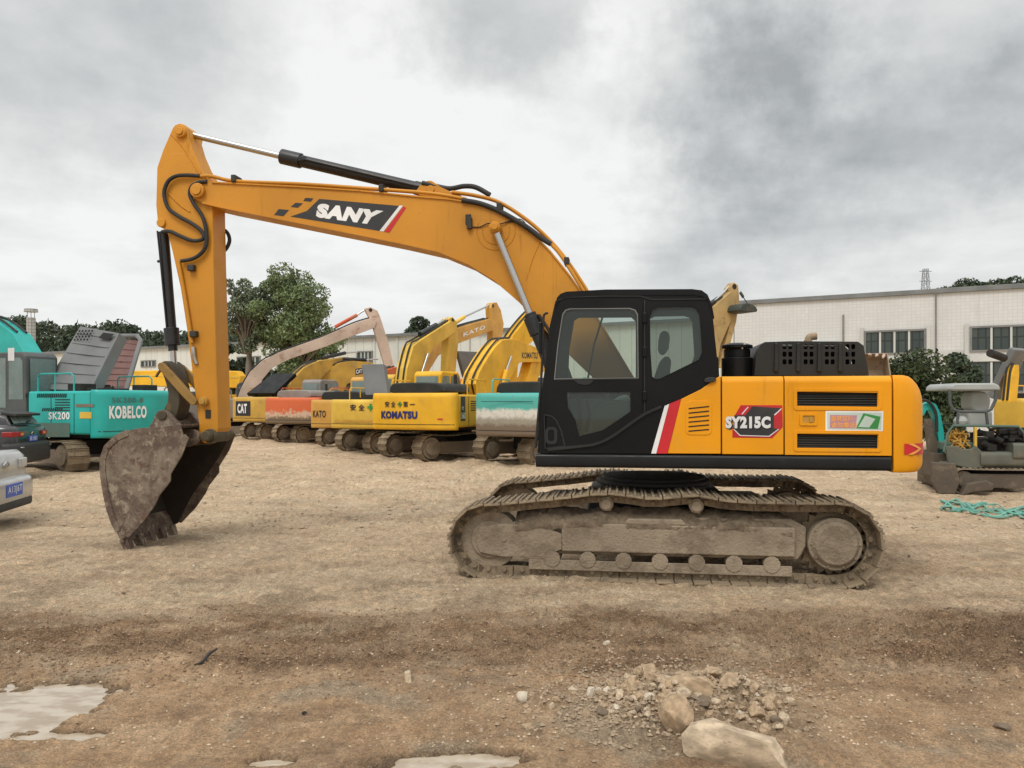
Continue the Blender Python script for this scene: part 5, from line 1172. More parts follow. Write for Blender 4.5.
def car(F_, label, cat, suv, paint_, plate):
    r = F_.root('parked_car', label, cat)
    h = .0 if not suv else .18
    body = loft([carsec(-2.28, .42+h*.5, .66+h, .66), carsec(-2.15, .32+h*.5, .78+h, .84), carsec(-1.4, .26+h*.5, .93+h, .90), carsec(-.2, .25+h*.5, .98+h*1.2, .92), carsec(1.2, .25+h*.5, 1.06+h*1.3, .92), carsec(1.9, .27+h*.5, 1.12+h*1.2, .90), carsec(2.18, .30+h*.5, 1.13+h*1.1, .86), carsec(2.27, .34+h*.5, 1.06+h*1.1, .83), carsec(2.29, .38+h*.5, .80+h, .82)])
    bo5 = body.build('body', paint_, r, 50)
    rt = 1.46 if not suv else 1.70
    if suv: g_ = [carsec(-1.05, 1.0, 1.18, .80, .05), carsec(-.25, 1.05, rt-.06, .80, .08, .12), carsec(.4, 1.1, rt, .82, .08, .14), carsec(1.5, 1.1, rt-.03, .82, .08, .15), carsec(1.98, 1.1, rt-.12, .81, .08, .16), carsec(2.12, 1.12, 1.34, .80, .05, .05)]
    else: g_ = [carsec(-1.15, .9, 1.0, .80, .04), carsec(-.35, .92, rt-.05, .78, .08, .16), carsec(.3, .95, rt, .78, .08, .17), carsec(.95, .95, rt-.03, .78, .08, .18), carsec(1.75, .98, 1.16, .76, .05, .1)]
    gh_ = loft(g_).build('cabin', paint_, r, 50)
    def side_glass(s):
        b = MB()
        for (u0, u1) in ((-.75, .12), (.18, 1.1 if not suv else 1.0)) + (((1.06, 1.7),) if suv else ()):
            zb, zt = 1.06+h*.9, rt-.12
            def yy(z): return s*(.825-.17*(z-1.0)/(rt-1.0)+.012)
            sl = .32 if u0 < -.5 else 0.
            e = (.25 if (u1 > 1.0 and not suv) else .02)
            b.add([(u0, yy(zb), zb), (u1+e, yy(zb), zb), (u1, yy(zt), zt), (u0+sl, yy(zt), zt)], [(0, 1, 2, 3)])
        b.build_each('window', 'glass_dark', gh_, None)
    side_glass(-1); side_glass(1)
    b = MB()
    if suv: b.add([(2.135, -.68, 1.36), (2.135, .68, 1.36), (2.005, .60, rt-.17), (2.005, -.60, rt-.17)], [(0, 1, 2, 3)])
    else: b.add([(1.74, -.62, 1.19), (1.74, .62, 1.19), (1.0, .54, rt-.06), (1.0, -.54, rt-.06)], [(0, 1, 2, 3)])
    b.v = [(p[0]+.02, p[1], p[2]+.012) for p in b.v]; b.build('rear_window', 'glass_pale' if suv else 'glass_dark', gh_, None)
    if suv:
        b = MB(); b.prism([(1.85, rt-.05), (2.22, rt-.10), (2.20, rt-.16), (1.9, rt-.13)], -.66, .66); b.build('roof_spoiler', 'bumperblack', r, None, .015)
        b = MB(); b.tube([(2.15, 0, 1.38), (2.13, .25, 1.42)], .02, 6); b.build('wiper', 'bumperblack', gh_, 40)
    bp = loft([carsec(2.0, .36+h*.4, .74+h, .925, .1), carsec(2.30, .36+h*.4, .74+h, .90, .1), carsec(2.39, .38+h*.4, .70+h, .80, .1), carsec(2.41, .42+h*.4, .66+h, .70, .08)])
    bpo = bp.build('bumper', 'bumperblack' if suv else paint_, r, 45)
    if not suv:
        b = loft([carsec(2.0, .24, .40, .91, .06), carsec(2.36, .26, .40, .86, .06), carsec(2.40, .28, .39, .75, .05)]); b.build('bumper_skirt', 'bumperblack', bpo, 45)
    else:
        for z in (.62, .80): b = MB(); b.box((2.2, -.82, z), (2.405, .82, z+.025)); b.build('bumper_strip', 'silver', bpo, None, .008)
    pz = .56 if not suv else 1.0; pu = 2.418 if not suv else 2.30+.012
    pv = 0.
    b = MB(); b.box((pu-.03, pv-(.22 if suv else .30), pz-(.07 if suv else .095)), (pu+.004, pv+(.22 if suv else .30), pz+(.07 if suv else .095))); pl_ = b.build('number_plate', 'plateblue', r, None, .006)
    mapped_text(plate, lambda x, y: (pu+.008, pv+(x-.5)*(.38 if suv else .52), pz+(y-.5)*(.09 if suv else .13)), 'lettering', 'white', pl_, .01)
    for s in (-1, 1):
        b = MB(); zz = (.86, 1.0) if not suv else (1.06, 1.18)
        b.prismz([(1.98, s*.90), (2.2, s*.875), (2.31, s*.80), (2.315, s*.5), (2.2, s*.5)], zz[0], zz[1]); tl_ = b.build('tail_light' if suv else 'headlight', 'taillight' if suv else 'lens', r, None, .015)
        b = MB(); b.box((2.30, s*.62-.07, zz[0]+.03), (2.322, s*.62+.07, zz[1]-.03)); b.build('indicator', 'amber' if suv else 'lens', tl_, None, .005)
        b = MB(); b.obox((-.75, s*1.0, 1.05+h), (.07, 0, 0), (0, .1, 0), (0, 0, .07)); b.build('wing_mirror', paint_, r, None, .03)
    b = MB(); b.tube([(2.30, -.10, .93+h), (2.31, 0, .98+h), (2.30, .10, .93+h), (2.31, 0, .90+h), (2.30, -.10, .93+h)], .012, 6); b.build('badge', 'chrome', r, 40)
    for uu in (-1.38, 1.38):
        for s in (-1, 1):
            R0 = .33+h*.2; b = MB(); b.cyl((uu, s*.90, R0), (uu, s*.68, R0), R0, seg=26); w_ = b.build('wheel', 'rubber', r, 40, .03)
            b = MB(); b.cyl((uu, s*.905, R0), (uu, s*.80, R0), R0*.66, seg=20)
            b.build('rim', 'silver', w_, 40, .01)
car(Frame(-9.85, 11.54, -12), 'dusty silver car with a blue number plate cut off by the left edge', 'car', False, 'silver', 'A13J6T')
car(Frame(-13.95, 19.14, -9), 'black sport utility vehicle with a blue number plate parked before the teal excavator', 'car', True, 'blackcar', 'B181')

# ------------------------------------------------------------------ warehouses
def tilemat(name, c1, c2, mortar, sx, sz, ms=.02):
    m, nt, b = newmat(name)
    tc = nn(nt, 'ShaderNodeTexCoord'); sp = nn(nt, 'ShaderNodeSeparateXYZ'); cb = nn(nt, 'ShaderNodeCombineXYZ')
    nt.links.new(tc.outputs['Object'], sp.inputs[0]); nt.links.new(sp.outputs[0], cb.inputs[0]); nt.links.new(sp.outputs[2], cb.inputs[1])
    br = nn(nt, 'ShaderNodeTexBrick'); br.offset = 0; br.inputs['Scale'].default_value = 1; br.inputs['Brick Width'].default_value = sx; br.inputs['Row Height'].default_value = sz; br.inputs['Mortar Size'].default_value = ms
    nt.links.new(cb.outputs[0], br.inputs[0])
    for k, c in ((1, c1), (2, c2), (3, mortar)): br.inputs[k].default_value = (*c, 1)
    n1 = noise(nt, .35, 6, .6, tc.outputs['Object']); mp = nn(nt, 'ShaderNodeMapping'); nt.links.new(tc.outputs['Object'], mp.inputs[0]); mp.inputs['Scale'].default_value = (1.2, 1, .12)
    n2 = noise(nt, 1., 5, .6, mp.outputs[0])
    c = mixc(nt, mrange(nt, n1, .4, .75, 0, .3), br.outputs[0], tuple(x*.72 for x in c1)); c = mixc(nt, mrange(nt, n2, .55, .8, 0, .45), c, tuple(x*.55 for x in c1))
    nt.links.new(c, b.inputs['Base Color']); b.inputs['Roughness'].default_value = .6
    return m
M['tile'] = tilemat('white_wall_tile', (.64, .64, .62), (.60, .60, .585), (.545, .545, .53), .26, .22, .02)
M['panelwall'] = tilemat('pale_wall_panel', (.66, .67, .62), (.62, .63, .58), (.40, .41, .38), 1.0, 30., .025)
M['render'] = pm('plain_render', (.56, .57, .54), dirt=.35, dirtcol=(.35, .34, .31), scale=.4)
M['roofgrey'] = pm('roof_grey', (.17, .18, .18), dirt=.3)
M['frame'] = pm('window_frame', (.20, .20, .19), dirt=.3)
M['winglass'] = tilemat('window_glass', (.035, .05, .045), (.06, .075, .065), (.02, .025, .022), .42, 1.2, .05)
M['winglass'].node_tree.nodes['Principled BSDF'].inputs['Roughness'].default_value = .12
M['flue'] = tilemat('flue_metal', (.42, .42, .40), (.36, .36, .34), (.22, .22, .21), .25, .32, .04)
FW = Frame(16.4, 59., 29.3)
wb_ = FW.root('warehouse', 'white tiled warehouse with a row of dark windows on the right', 'warehouse')
b = MB(); b.box((0, 0, -.5), (42, 22, 9.0)); wl_ = b.build('wall', 'tile', wb_, None)
b = MB(); b.box((-.12, -.18, 9.0), (42.1, 22.2, 9.32)); b.build('roof_edge', 'roofgrey', wb_, None, .03)
def wrect(F_, x0, y0, x1, y1): 
    a = F_.P(x0, y1, 0); c = F_.P(x1, y0, 0); return a[0], a[1], c[0], c[1]
def window(F_, par, u0, w0, u1, w1, n, nm='window'):
    b = MB(); b.box((u0-.12, -.10, w0-.10), (u1+.12, .05, w0)); b.box((u0-.12, -.10, w1), (u1+.12, .05, w1+.12)); b.box((u0-.12, -.10, w0), (u0, .05, w1)); b.box((u1, -.10, w0), (u1+.12, .05, w1))
    f = b.build(nm, 'frame', par, None)
    b = MB()
    for i in range(1, n): x = u0+(u1-u0)*i/n; b.box((x-.06, -.07, w0), (x+.06, .02, w1))
    b.build_each('mullion', 'render', f, None)
    b = MB(); b.box((u0, -.012, w0), (u1, .03, w1)); b.build('pane', 'winglass', f, None)
    return f
u0, w0, u1, w1 = wrect(FW, 866, 335, 924, 353.5); hW = w1-w0
window(FW, wb_, u0, w0, u1, w0+1.42, 4)
W2 = FW.P(972, 340, 0)[0]
window(FW, wb_, W2, w0+.02, W2+4.3, w0+1.44, 4); window(FW, wb_, W2+5.6, w0+.02, W2+9.9, w0+1.44, 4)
window(FW, wb_, u0, w0-2.6, u1, w0-.75, 4); window(FW, wb_, W2, w0-2.6, W2+4.3, w0-.75, 4); window(FW, wb_, W2+5.6, w0-2.6, W2+9.9, w0-.75, 4)
b = MB()
for x in (u0-.35, u1+.16, W2-.42, W2+4.5): b.box((x, -.16, 0), (x+.22, .02, w0+1.75))
b.box((u1+.5, -.06, w0-.3), (W2-.5, .02, w0+.05)); b.box((u0-.2, -.12, w0-.72), (u1+.12, .02, w0-.30)); b.box((W2-.15, -.12, w0-.72), (W2+4.42, .02, w0-.30)); b.build_each('pilaster', 'render', wb_, None)
b = MB(); q = FW.P(843.5, 330, 0)[0]; b.cyl((q, -.12, 4.), (q, -.12, 7.9), .06, seg=8); q = FW.P(936, 330, 0)[0]; b.cyl((q, -.12, 2.), (q, -.12, 9.), .05, seg=8); b.build_each('drain_pipe', 'frame', wb_, 40)
b = MB(); x0 = FW.P(765, 340, 0)[0]; x1 = FW.P(838, 340, 0)[0]; b.box((x0, -.3, 5.9), (x1, 0, 6.1)); b.build('ledge', 'render', wb_, None)
FW2 = Frame(16.4, 59.02, 29.3)
lw_ = FW2.root('warehouse', 'long pale panelled warehouse with a dark roof edge behind the excavators', 'warehouse')
b = MB(); b.box((-95, 0, -.5), (-.05, 8, 8.0)); b.build('wall', 'panelwall', lw_, None)
b = MB(); b.add([(-95.2, -.35, 7.95), (-.12, -.35, 7.95), (-.12, 8.2, 8.5), (-95.2, 8.2, 8.5), (-95.2, -.35, 8.2), (-.12, -.35, 8.2), (-.12, 8.2, 8.75), (-95.2, 8.2, 8.75)], [(0, 1, 2, 3), (7, 6, 5, 4), (0, 4, 5, 1), (1, 5, 6, 2), (2, 6, 7, 3), (3, 7, 4, 0)]); b.build('roof', 'roofgrey', lw_, None)
for x0, y0, x1, y1, n in ((142, 361, 155.5, 366.5, 4), (238, 357, 260, 371, 5), (358, 352, 372, 362, 4), (505, 345, 522, 357, 4)):
    a = wrect(FW2, x0, y0, x1, y1); window(FW2, lw_, *a, n)
b = MB()
for px in (333, 375, 398, 470): q = FW2.P(px, 350, 0)[0]; b.cyl((q, -.1, 0), (q, -.1, 7.9), .06, seg=8)
b.build_each('drain_pipe', 'panelwall', lw_, 40)
b = MB(); FC2 = Frame((31-512)/800*78, 78., 0); ch_ = FC2.root('flue_stack', 'grey ringed metal chimney with a flat cap rising above the trees at left', 'chimney')
b.cyl((0, 0, 0), (0, 0, 10.1), .40, seg=24); b.build('shaft', 'flue', ch_, 40)
b = MB(); b.cyl((0, 0, 10.65), (0, 0, 10.95), .62, .58, seg=24)
for i in range(6): t = i*math.pi/3; b.cyl((.34*math.cos(t), .34*math.sin(t), 10.0), (.34*math.cos(t), .34*math.sin(t), 10.7), .03, seg=6)
b.build('cap', 'flue', ch_, 40)
# ------------------------------------------------------------------ vegetation
def leafmat(name, c1, c2, c3):
    m, nt, b = newmat(name)
    ge = nn(nt, 'ShaderNodeNewGeometry'); n1 = noise(nt, .55, 3, .5, objvec(nt))
    c = mixc(nt, ge.outputs['Random Per Island'], c1, c2); c = mixc(nt, mrange(nt, n1, .42, .65), c, c3)
    nt.links.new(c, b.inputs['Base Color']); b.inputs['Roughness'].default_value = .6; b.inputs['Specular IOR Level'].default_value = .25
    return m
M['leaf'] = leafmat('leaf_green', (.115, .16, .065), (.21, .27, .12), (.13, .17, .08))
M['leaf_grey'] = leafmat('leaf_grey_green', (.12, .15, .09), (.21, .245, .15), (.14, .165, .105))
M['leaf_dark'] = leafmat('leaf_dark', (.05, .07, .042), (.085, .11, .062), (.055, .075, .048))
M['leaf_shrub'] = leafmat('leaf_shrub', (.04, .06, .028), (.10, .125, .055), (.05, .065, .035))
M['bark'] = pm('bark', (.16, .13, .10), dirt=.5)
def leaves(pts, size, rng, drop=.0):
    n = len(pts); c = np.asarray(pts)
    a = rng.normal(size=(n, 3)); a /= np.linalg.norm(a, axis=1)[:, None]; t = rng.normal(size=(n, 3)); b = np.cross(a, t); b /= np.linalg.norm(b, axis=1)[:, None]
    s = (size*rng.uniform(.6, 1.4, n))[:, None]
    V = np.stack([c-a*s, c+b*s*.5, c+a*s, c-b*s*.5], 1).reshape(-1, 3)
    return V, [(4*i, 4*i+1, 4*i+2, 4*i+3) for i in range(n)]
def cluster_pts(centres, radii, n, rng, flat=.75):
    w = np.array(radii)**2; k = rng.choice(len(centres), n, p=w/w.sum())
    d = rng.normal(size=(n, 3)); d /= np.linalg.norm(d, axis=1)[:, None]; r = rng.uniform(.35, 1., n)**.6
    return np.array(centres)[k]+d*(np.array(radii)[k]*r)[:, None]*np.array([1, 1, flat])
def tree(label, x, y, h, cr, seed, n, leaf, mat='leaf', trunk=.35, ncl=14, z0=0., crd=.34, name='tree', lift=.62, group=None):
    rng = np.random.RandomState(seed)
    r = bpy.data.objects.new(name, None); COL.objects.link(r); r.location = (x, y, z0); tag(r, label, 'tree', group)
    cs = []; rs = []
    for i in range(ncl):
        d = rng.normal(size=3); d /= np.linalg.norm(d); q = rng.uniform(.45, 1.)
        cs.append((d[0]*cr*.72*q, d[1]*cr*.72*q, h*lift+d[2]*h*(1-lift)*.78*q)); rs.append(cr*crd*rng.uniform(.65, 1.25))
    b = MB(); tr = max(.12, h*.02); ht = h*trunk
    b.tube([(0, 0, 0), (rng.uniform(-.2, .2), 0, ht*.5), (rng.uniform(-.3, .3), .1, ht)], [tr*1.2, tr, tr*.8], 8)
    for c in cs:
        m = Vector((c[0]*.35, c[1]*.35, ht+(c[2]-ht)*.45)); b.tube([(0, 0, ht*.85), m, c], [tr*.55, tr*.35, tr*.15], 6)
    b.build('trunk', 'bark', r, 60)
    V, Fc = leaves(cluster_pts(cs, rs, n, rng), leaf, rng); MB_ = MB(); me = bpy.data.meshes.new('crown'); me.from_pydata(V.tolist(), [], Fc); link('crown', me, mat, r)
    return r
def at(px, d): return (px-CX)/F*d
tree('tall loose grey green tree just right of the stick, sky showing through', at(246, 62), 62, 13.2, 3.0, 1, 8500, .13, 'leaf_grey', .5, 34, lift=.68, crd=.21)
tree('broad dense green tree above the pale warehouse roof', at(297, 61), 61, 13.3, 4.6, 2, 19000, .13, 'leaf', .3, 60, lift=.60, crd=.23)
tree('smaller dark tree tucked under the broad green one, in front of the warehouse wall', at(262, 58), 58, 5.6, 1.5, 4, 3200, .15, 'leaf_dark', .3, 9, lift=.6)
tree('low dark green tree at the foot of the broad one, behind the pink boom', at(305, 66), 66, 7.2, 3.0, 5, 6000, .18, 'leaf_dark', .2, 14, lift=.6)
tree('low dark tree touching the right side of the stick', at(232, 67), 67, 7.4, 2.4, 6, 4500, .18, 'leaf_dark', .2, 12, lift=.6)
tree('small thin tree to the right of the broad one, above the pink boom', at(336, 70), 70, 7.9, 1.4, 8, 1500, .16, 'leaf_dark', .4, 8, lift=.65)
tree('round-headed dark tree behind the open red hood', at(124, 100), 100, 12.5, 2.3, 9, 3600, .26, 'leaf_dark', .3, 12, lift=.68, crd=.42)
tree('dark rounded tree behind the roof, right of the round-headed one', at(152, 105), 105, 10.8, 2.2, 10, 2400, .28, 'leaf_dark', .3, 10, lift=.7, crd=.42)
tree('dark tree peaking above the left wood beside the chimney', at(72, 108), 108, 12.2, 2.6, 11, 3400, .28, 'leaf_dark', .3, 10, lift=.66, crd=.42)
tree('dark small-crowned tree behind the warehouse roof, left of the yellow booms', at(386, 96), 96, 11.8, 1.9, 12, 2200, .24, 'leaf_dark', .4, 10, lift=.75, crd=.4)
tree('wide flat-topped dark tree behind the warehouse roof and yellow booms', at(424, 98), 98, 11.9, 4.2, 13, 5600, .24, 'leaf_dark', .4, 16, lift=.82, crd=.26)
for i, (px, d, h, cr, z0) in enumerate(((932, 193, 6, 4., 20.5), (957, 186, 7, 5, 22), (976, 195, 8, 5, 22.5), (994, 185, 8, 5, 22.5), (1012, 196, 8.5, 5.5, 22.5), (948, 190, 8, 4.5, 21.5), (966, 192, 8.5, 6, 22.5), (985, 188, 9, 6, 22.5), (1003, 194, 8.5, 5.5, 22), (1020, 186, 8, 6, 22.5), (1042, 190, 9, 7, 22.5))):
    tree('round dark tree on the distant hilltop above the white warehouse', at(px, d), d, h, cr, 20+i, 2600, .42, 'leaf_dark', .2, 12, z0=z0, lift=.55, crd=.45, group='trees on the distant hilltop')
tree('overgrown dark shrub mound behind the rounded rear of the front excavator', at(906, 31), 31, 4.0, 2.0, 31, 11000, .085, 'leaf_shrub', .2, 26, lift=.5, crd=.45, name='shrub')
tree('dark bushy shrub standing left of the pale canopy', at(936, 30), 30, 3.0, 1.6, 32, 8000, .085, 'leaf_shrub', .2, 18, lift=.45, crd=.5, name='shrub')
tree('young leafy tree between the shrub and the canopy, before the warehouse wall', at(960, 38), 38, 4.3, 1.25, 33, 3400, .10, 'leaf_dark', .3, 12, lift=.68, crd=.4)
# wood beyond the warehouse on the left
rng = np.random.RandomState(77); prof_ = [(-60, 318), (0, 323), (20, 319), (33, 324), (48, 326), (62, 331), (78, 326), (92, 330), (106, 326), (118, 324), (138, 333), (170, 336), (230, 333), (330, 338), (470, 345)]
pxs = rng.uniform(-60, 470, 26000); dep = rng.uniform(118, 132, 26000); tops = np.interp(pxs+rng.normal(0, 2, 26000), *zip(*prof_)); wob = fbm(pxs*.09, dep*.2, 3)*4
zt = CAMZ+(HY-tops+wob)*125/F; zz = zt-np.abs(rng.normal(0, 1, 26000))**1.3*3.2
V, Fc = leaves(np.stack([(pxs-CX)/F*dep, dep, zz], 1), .34, rng); me = bpy.data.meshes.new('wood'); me.from_pydata(V.tolist(), [], Fc); o = link('distant_wood', me, 'leaf_dark'); tag(o, 'dark wood rising beyond the warehouse on the left', 'wood', None, 'stuff')
# hills under the wood and the right-hand trees
M['hill'] = pm('hill_green', (.045, .06, .03), dirt=.5, dirtcol=(.07, .075, .04), scale=.05, bump=.3)
def hill(pts, depth0, depth1, nm):
    b = MB(); vs = []; n = len(pts)
    for px, py in pts:
        d = (depth0+depth1)/2; x = (px-CX)/F*d; z = CAMZ+(HY-py)*d/F
        vs += [(x, depth0, -1), (x, d, z), (x, depth1, z*.9), (x, depth1+40, -1)]
    b.add(vs, [(i*4+j, i*4+4+j, i*4+5+j, i*4+1+j) for i in range(n-1) for j in range(3)]); o = b.build(nm, 'hill', None, 60); tag(o, None, None, None, 'structure')
hill([(-90, 345), (0, 334), (60, 340), (130, 342), (240, 344), (330, 350), (480, 365), (560, 395)], 112, 138, 'hill')
hill([(840, 340), (905, 308), (935, 296), (970, 290), (1010, 290), (1060, 291), (1120, 300), (1200, 340)], 170, 210, 'hill')
# pylon
M['pylon'] = pm('galvanised_steel', (.30, .31, .32), dirt=.2)
py_ = bpy.data.objects.new('pylon', None); COL.objects.link(py_); py_.location = (at(925.5, 210), 210, 0); tag(py_, 'thin lattice pylon on the skyline left of the hilltop trees', 'pylon')
b = MB(); z0, z1 = 24., CAMZ+(HY-269)*210/F
def leg(t, sx, sy): hw = 1.15*(1-t)+.5*t; return Vector((sx*hw, sy*hw, z0+(z1-z0)*t))
for sx in (-1, 1):
    for sy in (-1, 1): b.cyl(leg(0, sx, sy), leg(1, sx, sy), .09, seg=5)
for i in range(7):
    t0, t1 = i/7, (i+1)/7
    for (a, c) in (((-1, -1), (1, -1)), ((1, -1), (1, 1)), ((1, 1), (-1, 1)), ((-1, 1), (-1, -1))):
        b.cyl(leg(t0, *a), leg(t1, *c), .05, seg=4); b.cyl(leg(t0, *c), leg(t1, *a), .05, seg=4); b.cyl(leg(t1, *a), leg(t1, *c), .05, seg=4)
b.build('lattice', 'pylon', py_, None)
b = MB()
for z in (z1-3.2, z1-.6): b.cyl((-1.6, 0, z), (1.6, 0, z), .09, seg=5)
b.build_each('cross_arm', 'pylon', py_, None)

# ------------------------------------------------------------------ ground
def axis(lo, hi, fine, grow, far_lo, far_hi):
    a = list(np.arange(lo, hi, fine)); s = fine; x = a[-1]
    while x < far_hi: s *= grow; x += s; a.append(x)
    s = fine; x = lo; pre = []
    while x > far_lo: s *= grow; x -= s; pre.append(x)
    return np.array(pre[::-1]+a)
XS = axis(-4.2, 4.4, .022, 1.035, -320, 320)
ys = list(np.arange(3.2, 7.6, .018)); s = .018; y = ys[-1]
while y < 14: s *= 1.012; y += s; ys.append(y)
while y < 420: s *= 1.03; y += s; ys.append(y)
pre = []; s = .018; y = 3.2
while y > -60: s *= 1.25; y -= s; pre.append(y)
YS = np.array(pre[::-1]+ys)
GX, GY = np.meshgrid(XS, YS); GZ = gheight(GX, GY)
nx, ny = len(XS), len(YS)
V = np.stack([GX, GY, GZ], -1).reshape(-1, 3)
idx = np.arange(nx*ny).reshape(ny, nx); Q = np.stack([idx[:-1, :-1], idx[:-1, 1:], idx[1:, 1:], idx[1:, :-1]], -1).reshape(-1, 4)
me = bpy.data.meshes.new('ground'); me.vertices.add(len(V)); me.vertices.foreach_set('co', V.ravel()); me.loops.add(Q.size); me.loops.foreach_set('vertex_index', Q.ravel().astype(np.int32)); me.polygons.add(len(Q)); me.polygons.foreach_set('loop_start', np.arange(0, Q.size, 4, dtype=np.int32)); me.update(calc_edges=True); me.validate()
me.shade_smooth()
band, pile, right, pud = masks(GX, GY)
def attr(nm, v): a = me.attributes.new(nm, 'FLOAT', 'POINT'); a.data.foreach_set('value', np.clip(v, 0, 1).astype(np.float32).ravel())
wv = fbm(GX*.7+9, GY*.7, 4)
nearw_ = 1-sstep(GY, 5.4, 6.2)
pt_ = fbm(GX*1.6+2, GY*2.6, 4); mud = np.clip(band*(.55+.45*sstep(pt_, -.25, .2))*(1.0-.5*sstep(GX, -.3, 2.6)*sstep(wv, -.25, .25))+right*.35+.45*nearw_*sstep(pt_, .16, .34), 0, 1)
nearw = 1-sstep(GY+wv*.8, 5.6, 6.4)         # damp smooth foreground
attr('rut', ruts(GX, GY)*(1-pud)); attr('mud', mud); attr('damp', nearw); attr('wet', sstep(pud, .06, .5)); attr('pale', np.clip(sstep(fbm(GX*1.2-4, GY*1.5, 4), .12, .4)*(1-band*.5), 0, 1)*(1-sstep(GY, 9, 12))+.9*pile+.8*np.exp(-(((GX-gpx(455, 680)[0])/.42)**2+((GY-gpx(455, 680)[1])/.28)**2)**2)*sstep(fbm(GX*4, GY*4, 4), -.2, .15))
attr('far', sstep(GY, 7.0, 9.0))
mg, nt, bs = newmat('yard_dirt')
def at_(nm): n = nn(nt, 'ShaderNodeAttribute'); n.attribute_name = nm; return n.outputs['Fac']
tc = nn(nt, 'ShaderNodeTexCoord'); ov = tc.outputs['Object']
def mapv(s): m = nn(nt, 'ShaderNodeMapping'); nt.links.new(ov, m.inputs[0]); m.inputs['Scale'].default_value = s; return m.outputs[0]
n_big = noise(nt, .55, 6, .6, ov); n_mid = noise(nt, 3.2, 7, .65, ov); n_fine = noise(nt, 34, 9, .78, ov); n_grit = noise(nt, 150, 4, .7, ov); n_str = noise(nt, 1., 7, .62, mapv((.7, 1.5, 1)), 1.2); n_str2 = noise(nt, 1., 7, .72, mapv((2.4, 5., 1)), .8)
dry = mixc(nt, mrange(nt, n_big, .36, .66), (.70, .515, .335), (.58, .42, .265)); n_far = noise(nt, 1.1, 10, .78, mapv((1., 1.5, 1))); dry = mixc(nt, mrange(nt, n_far, .50, .62, 0, .6), dry, (.36, .255, .16)); dry = mixc(nt, mrange(nt, n_far, .46, .38, 0, .7), dry, (.74, .60, .41)); dry = mixc(nt, mrange(nt, n_str, .44, .62, 0, .65), dry, (.68, .545, .37)); dry = mixc(nt, mrange(nt, n_str2, .54, .68, 0, .6), dry, (.34, .24, .15))
damp = mixc(nt, mrange(nt, n_mid, .35, .68), (.50, .305, .16), (.63, .425, .25))
mudc = mixc(nt, mrange(nt, n_mid, .38, .66), (.20, .115, .056), (.35, .215, .115)); mudc = mixc(nt, mrange(nt, n_fine, .50, .64, 0, .7), mudc, (.48, .32, .185)); mudc = mixc(nt, mrange(nt, n_fine, .46, .34, 0, .8), mudc, (.085, .045, .022))
c = mixc(nt, at_('damp'), dry, damp); rf_ = nn(nt, 'ShaderNodeMath'); rf_.operation = 'MULTIPLY'; nt.links.new(at_('rut'), rf_.inputs[0]); nt.links.new(mrange(nt, n_mid, .35, .65, .1, .6), rf_.inputs[1]); c = mixc(nt, rf_.outputs[0], c, (.36, .25, .155)); c = mixc(nt, at_('pale'), c, mixc(nt, mrange(nt, n_fine, .4, .62), (.36, .25, .15), (.60, .47, .32))); c = mixc(nt, at_('mud'), c, mudc)
c = mixc(nt, at_('wet'), c, (.20, .13, .075))
vo = nn(nt, 'ShaderNodeTexVoronoi'); vo.inputs['Scale'].default_value = 26; nt.links.new(ov, vo.inputs['Vector'])
vs_ = mrange(nt, vo.outputs['Distance'], .16, .22, 1, 0); 
sepc = nn(nt, 'ShaderNodeSeparateColor'); nt.links.new(vo.outputs['Color'], sepc.inputs[0])
sel = mrange(nt, sepc.outputs[0], .80, .82); ml = nn(nt, 'ShaderNodeMath'); ml.operation = 'MULTIPLY'; nt.links.new(vs_, ml.inputs[0]); nt.links.new(sel, ml.inputs[1])
ml2 = nn(nt, 'ShaderNodeMath'); ml2.operation = 'MULTIPLY'; ml2.inputs[1].default_value = .75; nt.links.new(ml.outputs[0], ml2.inputs[0])
c = mixc(nt, ml2.outputs[0], c, (.48, .41, .32)); n_px = noise(nt, 75, 5, .75, ov); c = mixc(nt, mrange(nt, n_fine, .48, .66, .0, .42), c, (.22, .14, .08)); c = mixc(nt, mrange(nt, n_px, .53, .64, 0, .55), c, (.70, .53, .36)); c = mixc(nt, mrange(nt, n_px, .46, .35, 0, .55), c, (.17, .105, .058)); c = mixc(nt, mrange(nt, n_grit, .54, .66, 0, .4), c, (.70, .55, .39))
def lin(v, a, b, c0, d0):
    m = nn(nt, 'ShaderNodeMapRange'); nt.links.new(v, m.inputs[0])
    for i, x in zip((1, 2, 3, 4), (a, b, c0, d0)): m.inputs[i].default_value = x
    return m.outputs[0]
gr1 = noise(nt, 62, 3, .8, ov); gr2 = noise(nt, 1., 5, .75, mapv((11, 3.2, 6))); gr3 = noise(nt, 15, 6, .72, ov)
for v, lo_, hi_ in ((gr1, .68, 1.32), (gr2, .80, 1.20), (gr3, .78, 1.22), (n_big, .80, 1.2)):
    k = nn(nt, 'ShaderNodeCombineColor'); r_ = lin(v, .32, .68, lo_, hi_)
    for q in range(3): nt.links.new(r_, k.inputs[q])
    c = mixc(nt, 1., c, k.outputs[0], 'MULTIPLY')
nt.links.new(c, bs.inputs['Base Color'])
rg = nn(nt, 'ShaderNodeMath'); rg.operation = 'MULTIPLY_ADD'; nt.links.new(at_('damp'), rg.inputs[0]); rg.inputs[1].default_value = -.16; rg.inputs[2].default_value = .92
rg2 = nn(nt, 'ShaderNodeMath'); rg2.operation = 'MULTIPLY_ADD'; nt.links.new(at_('wet'), rg2.inputs[0]); rg2.inputs[1].default_value = -.4; nt.links.new(rg.outputs[0], rg2.inputs[2]); nt.links.new(rg2.outputs[0], bs.inputs['Roughness'])
bs.inputs['Specular IOR Level'].default_value = .35
